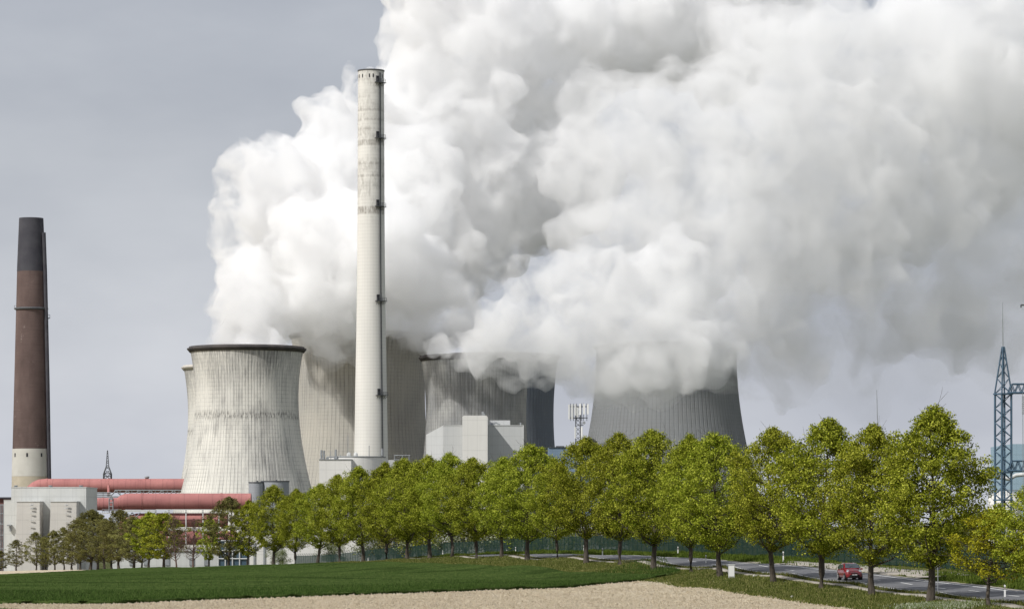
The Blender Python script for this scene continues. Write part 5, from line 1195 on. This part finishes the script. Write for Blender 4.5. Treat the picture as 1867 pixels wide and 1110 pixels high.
# crop blades: dense near the cut edge, thinner behind
n = 60000; u = rng.uniform(0, 1, n); xx = -62 + u * 80; yy = front_edge(xx) + 0.35 * np.sin(xx * 1.7) + 0.25 * np.sin(xx * 4.1) + rng.uniform(0, 1, n) ** 3.0 * 40
n2 = 45000; x2 = -110 + rng.uniform(0, 1, n2) * 125; y2 = front_edge(x2) + rng.uniform(0, 1, n2) * 330; dr2 = x2 - row_x(y2); k2 = dr2 < -8.5; xx = np.r_[xx, x2[k2]]; yy = np.r_[yy, y2[k2]]; n = len(xx)
blades('crop_blades', xx, yy, terrain(xx, yy) + np.where(yy - front_edge(xx) < 1.0, 0.0, 0.2), rng.uniform(.14, .3, n), 0.03, M['blade_crop'], 'upright blades of the young cereal crop')
# dark grass in the very corner below the tan strip, and small clods on the soil
n = 9000; q0 = drop(-10, 1109); q1 = drop(75, 1113, 150, 400); a = rng.uniform(-44, -31, n); b = 233 - (a + 37.6) * 2.07 - rng.uniform(0, 14, n)
blades('corner_grass', a, b, terrain(a, b), rng.uniform(.15, .3, n), 0.04, M['blade_crop'], 'dark grass in the lower left corner')
def clods(n):
    xx = rng.uniform(-60, 40, n); fe = front_edge(xx); lo = 226.0; yy = lo + (np.maximum(fe - 0.4, lo + 1) - lo) * rng.uniform(0, 1, n)
    dr = xx - row_x(yy); k = dr < -7.6; xx, yy = xx[k], yy[k]; n = len(xx); r = 0.035 + 0.13 * rng.uniform(0, 1, n) ** 3; z = terrain(xx, yy)
    base = np.array([(1, 0, 0), (-.5, .87, 0), (-.5, -.87, 0), (.1, .1, 1.0)]); jit = rng.uniform(.7, 1.3, (n, 4, 3)); v = base[None] * jit * r[:, None, None]; v += np.c_[xx, yy, z][:, None]
    f = np.array([(0, 1, 3), (1, 2, 3), (2, 0, 3)])[None] + 4 * np.arange(n)[:, None, None]
    me = bpy.data.meshes.new('soil_clods'); me.from_pydata(v.reshape(-1, 3).tolist(), [], f.reshape(-1, 3).tolist()); me.materials.append(M['soil']); o = bpy.data.objects.new('soil_clods', me); COL.objects.link(o); tag(o, 'small clods scattered over the tan field', 'soil', None, 'stuff')
clods(90000)
# white-green low flowering plants at the lower right
n = 9000; c0 = drop(1712, 1106, 150, 400); a = c0.x + rng.normal(0, 1.5, n); b = c0.y + rng.normal(0, 2.6, n); blades('white_flowering_ground_cover', a, b, terrain(a, b), rng.uniform(.1, .28, n), 0.07, M['leaf_pale'], 'mat of white flowering plants at the foot of the biggest tree')
# ------------------------------------------------------------------ steam
def m_steam(name, dens, col=(1, 1, 1), g=0.0, size=16.0, lo=0.42, hi=0.56, rate=1.0):
    m = bpy.data.materials.new(name); m.use_nodes = True; t_ = m.node_tree; t_.nodes.clear()
    o = t_.nodes.new('ShaderNodeOutputMaterial'); v = t_.nodes.new('ShaderNodeVolumeScatter'); v.inputs['Color'].default_value = (*col, 1); v.inputs['Density'].default_value = dens; v.inputs['Anisotropy'].default_value = g
    N = t_.nodes.new; l = t_.links.new
    tcn = N('ShaderNodeTexCoord')
    def noise(scale, det, rough, dist):
        n = N('ShaderNodeTexNoise'); n.inputs['Scale'].default_value = scale; n.inputs['Detail'].default_value = det; n.inputs['Roughness'].default_value = rough; n.inputs['Distortion'].default_value = dist; l(tcn.outputs['Object'], n.inputs['Vector']); return n.outputs['Fac']
    mr = N('ShaderNodeMapRange'); mr.inputs[1].default_value = lo; mr.inputs[2].default_value = hi; mr.inputs[3].default_value = 0.0; mr.inputs[4].default_value = dens; l(noise(1 / size, 4.5, 0.62, 0.6), mr.inputs[0])
    l(mr.outputs[0], v.inputs['Density'])
    l(v.outputs[0], o.inputs['Volume'])
    m.cycles.volume_step_rate = rate; m.cycles.homogeneous_volume = False
    return m
def tex(name, kind, size, **kw):
    t = bpy.data.textures.new(name, kind)
    if hasattr(t, 'noise_scale'): t.noise_scale = size
    for k, v in kw.items(): setattr(t, k, v)
    return t
ico = None
def ico_mesh():
    import bmesh
    bm = bmesh.new(); bmesh.ops.create_icosphere(bm, subdivisions=3, radius=1.0); v = np.array([x.co[:] for x in bm.verts]); f = np.array([[q.index for q in p.verts] for p in bm.faces]); bm.free(); return v, f
IV, IF = ico_mesh()
def drop_islands(me, keep=900):
    nv = len(me.vertices); e = np.empty(len(me.edges) * 2, np.int64); me.edges.foreach_get('vertices', e); e = e.reshape(-1, 2)
    lab = np.arange(nv)
    for _ in range(400):
        m = np.minimum(lab[e[:, 0]], lab[e[:, 1]]); new = lab.copy(); np.minimum.at(new, e[:, 0], m); np.minimum.at(new, e[:, 1], m); new = new[new]
        if (new == lab).all(): break
        lab = new
    cnt = np.bincount(lab, minlength=nv); bad = cnt[lab] < keep
    co = np.empty(nv * 3); me.vertices.foreach_get('co', co); co = co.reshape(-1, 3)
    # closed inner bubbles and crumbs: removed
    import bmesh
    if bad.any():
        bm = bmesh.new(); bm.from_mesh(me); bm.verts.ensure_lookup_table(); bmesh.ops.delete(bm, geom=[bm.verts[i] for i in np.nonzero(bad)[0]], context='VERTS'); bm.to_mesh(me); bm.free()
def steam(name, blobs, material, voxel, disp, label, yscale=1.0, sub=True):
    """blobs: (photo x, photo y, distance, radius in px) rolled together into one billowing hull"""
    vs, fs, b = [], [], 0
    for (X, Y, Z, r) in blobs:
        c = P(X, Y, Z); k = r * Z / F; j = rng.uniform(.92, 1.08, 3)
        vs.append(IV * k * j * np.array([1, yscale, 1]) + np.array(c)); fs.append(IF + b); b += len(IV)
        # children bulging out of every big ball make the cauliflower outline
        if r > 30:
            for q in range(int(5 + r / 10)):
                d = rng.normal(size=3); d /= np.linalg.norm(d); rr_ = k * rng.uniform(.22, .42)
                vs.append(IV * rr_ + np.array(c) + d * k * np.array([1, yscale, 1]) * rng.uniform(.78, .95)); fs.append(IF + b); b += len(IV)
    me = bpy.data.meshes.new(name); me.from_pydata(np.vstack(vs).tolist(), [], np.vstack(fs).tolist()); me.update()
    o = bpy.data.objects.new(name, me); COL.objects.link(o)
    rm = o.modifiers.new('remesh', 'REMESH'); rm.mode = 'VOXEL'; rm.voxel_size = voxel
    for i, (kind, size, strength) in enumerate(disp):
        if kind == 'VORONOI': tx = tex(name + str(i), 'VORONOI', size, distance_metric='DISTANCE', noise_intensity=1.0)
        else: tx = tex(name + str(i), 'CLOUDS', size, noise_depth=3, noise_type='SOFT_NOISE')
        dm = o.modifiers.new('d%d' % i, 'DISPLACE'); dm.texture = tx; dm.texture_coords = 'GLOBAL'; dm.strength = strength; dm.mid_level = 0.5 if kind != 'VORONOI' else 0.35
    me.materials.append(material); tag(o, label, 'steam', None, 'stuff')
    # freeze the modifiers into plain mesh
    rm2 = o.modifiers.new('remesh2', 'REMESH'); rm2.mode = 'VOXEL'; rm2.voxel_size = voxel
    dg = bpy.context.evaluated_depsgraph_get(); ev = o.evaluated_get(dg); nm = bpy.data.meshes.new_from_object(ev, depsgraph=dg); o.modifiers.clear(); o.data = nm
    if not nm.materials: nm.materials.append(material)
    drop_islands(nm)
    nm.polygons.foreach_set('use_smooth', [True] * len(nm.polygons))
    print('STEAM', name, len(nm.polygons))
    return o
D1 = [('CLOUDS', 26, 12.0), ('VORONOI', 11, -7.0), ('CLOUDS', 6, 4.5), ('VORONOI', 3.6, -2.2), ('CLOUDS', 2.0, 1.4)]
A_ = [(455,612,1362,78),(470,560,1375,85),(450,505,1385,68),(425,450,1400,45),(428,390,1400,52),(440,330,1410,62),(505,315,1420,80),(600,215,1440,60),(598,290,1440,85),(550,400,1430,115),(560,500,1430,115),
      (610,575,1440,75),(540,590,1400,60),(655,180,1460,50),(640,380,1450,110),(660,480,1400,100),(690,570,1420,62),(600,520,1380,85),(640,430,1380,95),(560,440,1385,80),(620,580,1400,50)]
B_ = [(760,300,1400,90),(745,30,1480,55),(770,-40,1490,90),(745,120,1480,60),(725,200,1480,75),(730,310,1480,110),(740,430,1400,100),(740,520,1390,75),(700,460,1350,80),(770,500,1370,75),(810,190,1500,125),(870,60,1510,150),(870,330,1500,120),(830,470,1490,100),(800,570,1450,80),
      (1010,40,1540,150),(1160,20,1560,160),(1330,0,1580,160),(980,190,1530,120),(900,420,1500,100),(1000,330,1520,130)]
C_ = [(1310,555,1375,90),(1395,550,1390,75),(1075,205,1400,80),(1110,310,1400,120),(1230,240,1410,130),(1370,230,1420,150),(1390,110,1440,120),(1510,130,1450,150),(1540,290,1440,150),(1680,150,1470,170),(1300,400,1400,150),(1150,420,1380,110),(1060,420,1380,75),(1450,400,1430,140),(1600,400,1450,110),(1800,80,1500,180),(1820,260,1500,120),(1700,320,1480,120),
      (1900,150,1520,170)]
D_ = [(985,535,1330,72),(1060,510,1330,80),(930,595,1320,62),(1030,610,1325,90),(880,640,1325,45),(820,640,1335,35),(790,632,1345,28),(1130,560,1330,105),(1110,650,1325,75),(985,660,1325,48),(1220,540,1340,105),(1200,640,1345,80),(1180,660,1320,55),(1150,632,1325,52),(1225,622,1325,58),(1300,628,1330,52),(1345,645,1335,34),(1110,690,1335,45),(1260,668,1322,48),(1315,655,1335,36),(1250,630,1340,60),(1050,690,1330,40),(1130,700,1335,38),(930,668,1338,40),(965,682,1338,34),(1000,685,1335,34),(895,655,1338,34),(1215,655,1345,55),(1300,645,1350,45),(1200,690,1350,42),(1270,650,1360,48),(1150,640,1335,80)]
st = m_steam('dense_white_steam', 0.17, size=13.0, lo=0.40, hi=0.58, rate=0.35)
steam('steam_plume', A_, st, 1.25, D1, 'bright billowing steam rising from the front left cooling tower', 1.0)
steam('steam_plume', B_, st, 1.9, D1, 'tall bank of steam rising behind the tall chimney and leaving the top of the picture', 0.8)
steam('steam_plume', C_, m_steam('soft_white_steam', 0.075, size=17.0, lo=0.40, hi=0.60, rate=0.4), 1.9, D1, 'broad bright steam bank filling the upper right of the picture', 0.8)
steam('steam_plume', D_, m_steam('low_shaded_steam', 0.13, (0.975, 0.978, 0.98), size=14.0, lo=0.39, hi=0.56, rate=0.35), 1.5, D1, 'low rolling steam in front of the streaked and grey towers', 0.7)  # greyed scattering colour puts shade into this low lobe
# thin veils; shade is put into their grey-blue scattering colours
vl = m_steam('thin_steam', 0.055, (0.96, 0.965, 0.975), size=30.0, lo=0.44, hi=0.66, rate=0.6)
Vv = [(640,630,1400,34),(600,650,1385,38),(570,620,1385,45),(720,620,1400,55),(780,640,1360,40),(850,680,1345,38),(930,690,1345,36),(1120,720,1350,40),(1200,700,1370,45),(1290,660,1375,55),(1340,640,1380,70),(1240,700,1375,35),(1115,716,1352,42),(1165,712,1352,44),(1210,690,1352,40),(640,640,1400,42),(590,640,1400,45),(735,635,1400,45),
      (1420,620,1400,90),(1400,700,1400,50),(1500,560,1440,110),(1600,600,1460,80),(1640,480,1460,110),(1720,560,1480,110),(1790,470,1500,100),(1850,560,1500,90),(1850,360,1500,110),(1540,480,1440,130),(1800,600,1500,90),(1760,380,1480,110),(1867,480,1500,120),(1620,560,1450,100),(1500,640,1440,60),(1480,480,1420,110),(1700,400,1470,130),(1330,650,1370,60),(1450,560,1420,100),(1560,660,1440,50),(1700,620,1480,60),(1900,450,1500,110)]
steam('thin_steam', Vv, vl, 2.2, [('CLOUDS', 30, 20.0), ('CLOUDS', 12, 12.0), ('VORONOI', 8, -6.0), ('CLOUDS', 4, 4.0)], 'thin shaded grey veil of steam trailing below and right of the banks', 0.8)

steam('thin_steam', [(1440,650,1470,80),(1570,665,1475,75),(1700,640,1480,85),(1840,600,1490,110),(1760,520,1485,120),(1600,560,1480,100),(1930,500,1490,120),(1330,700,1465,50)],
      m_steam('fading_steam', 0.014, (0.96, 0.965, 0.98), size=55.0, lo=0.36, hi=0.75, rate=0.7), 2.6, [('CLOUDS', 40, 26.0), ('CLOUDS', 14, 10.0)], 'faint fading vapour low at the right above the tree tops', 0.7)
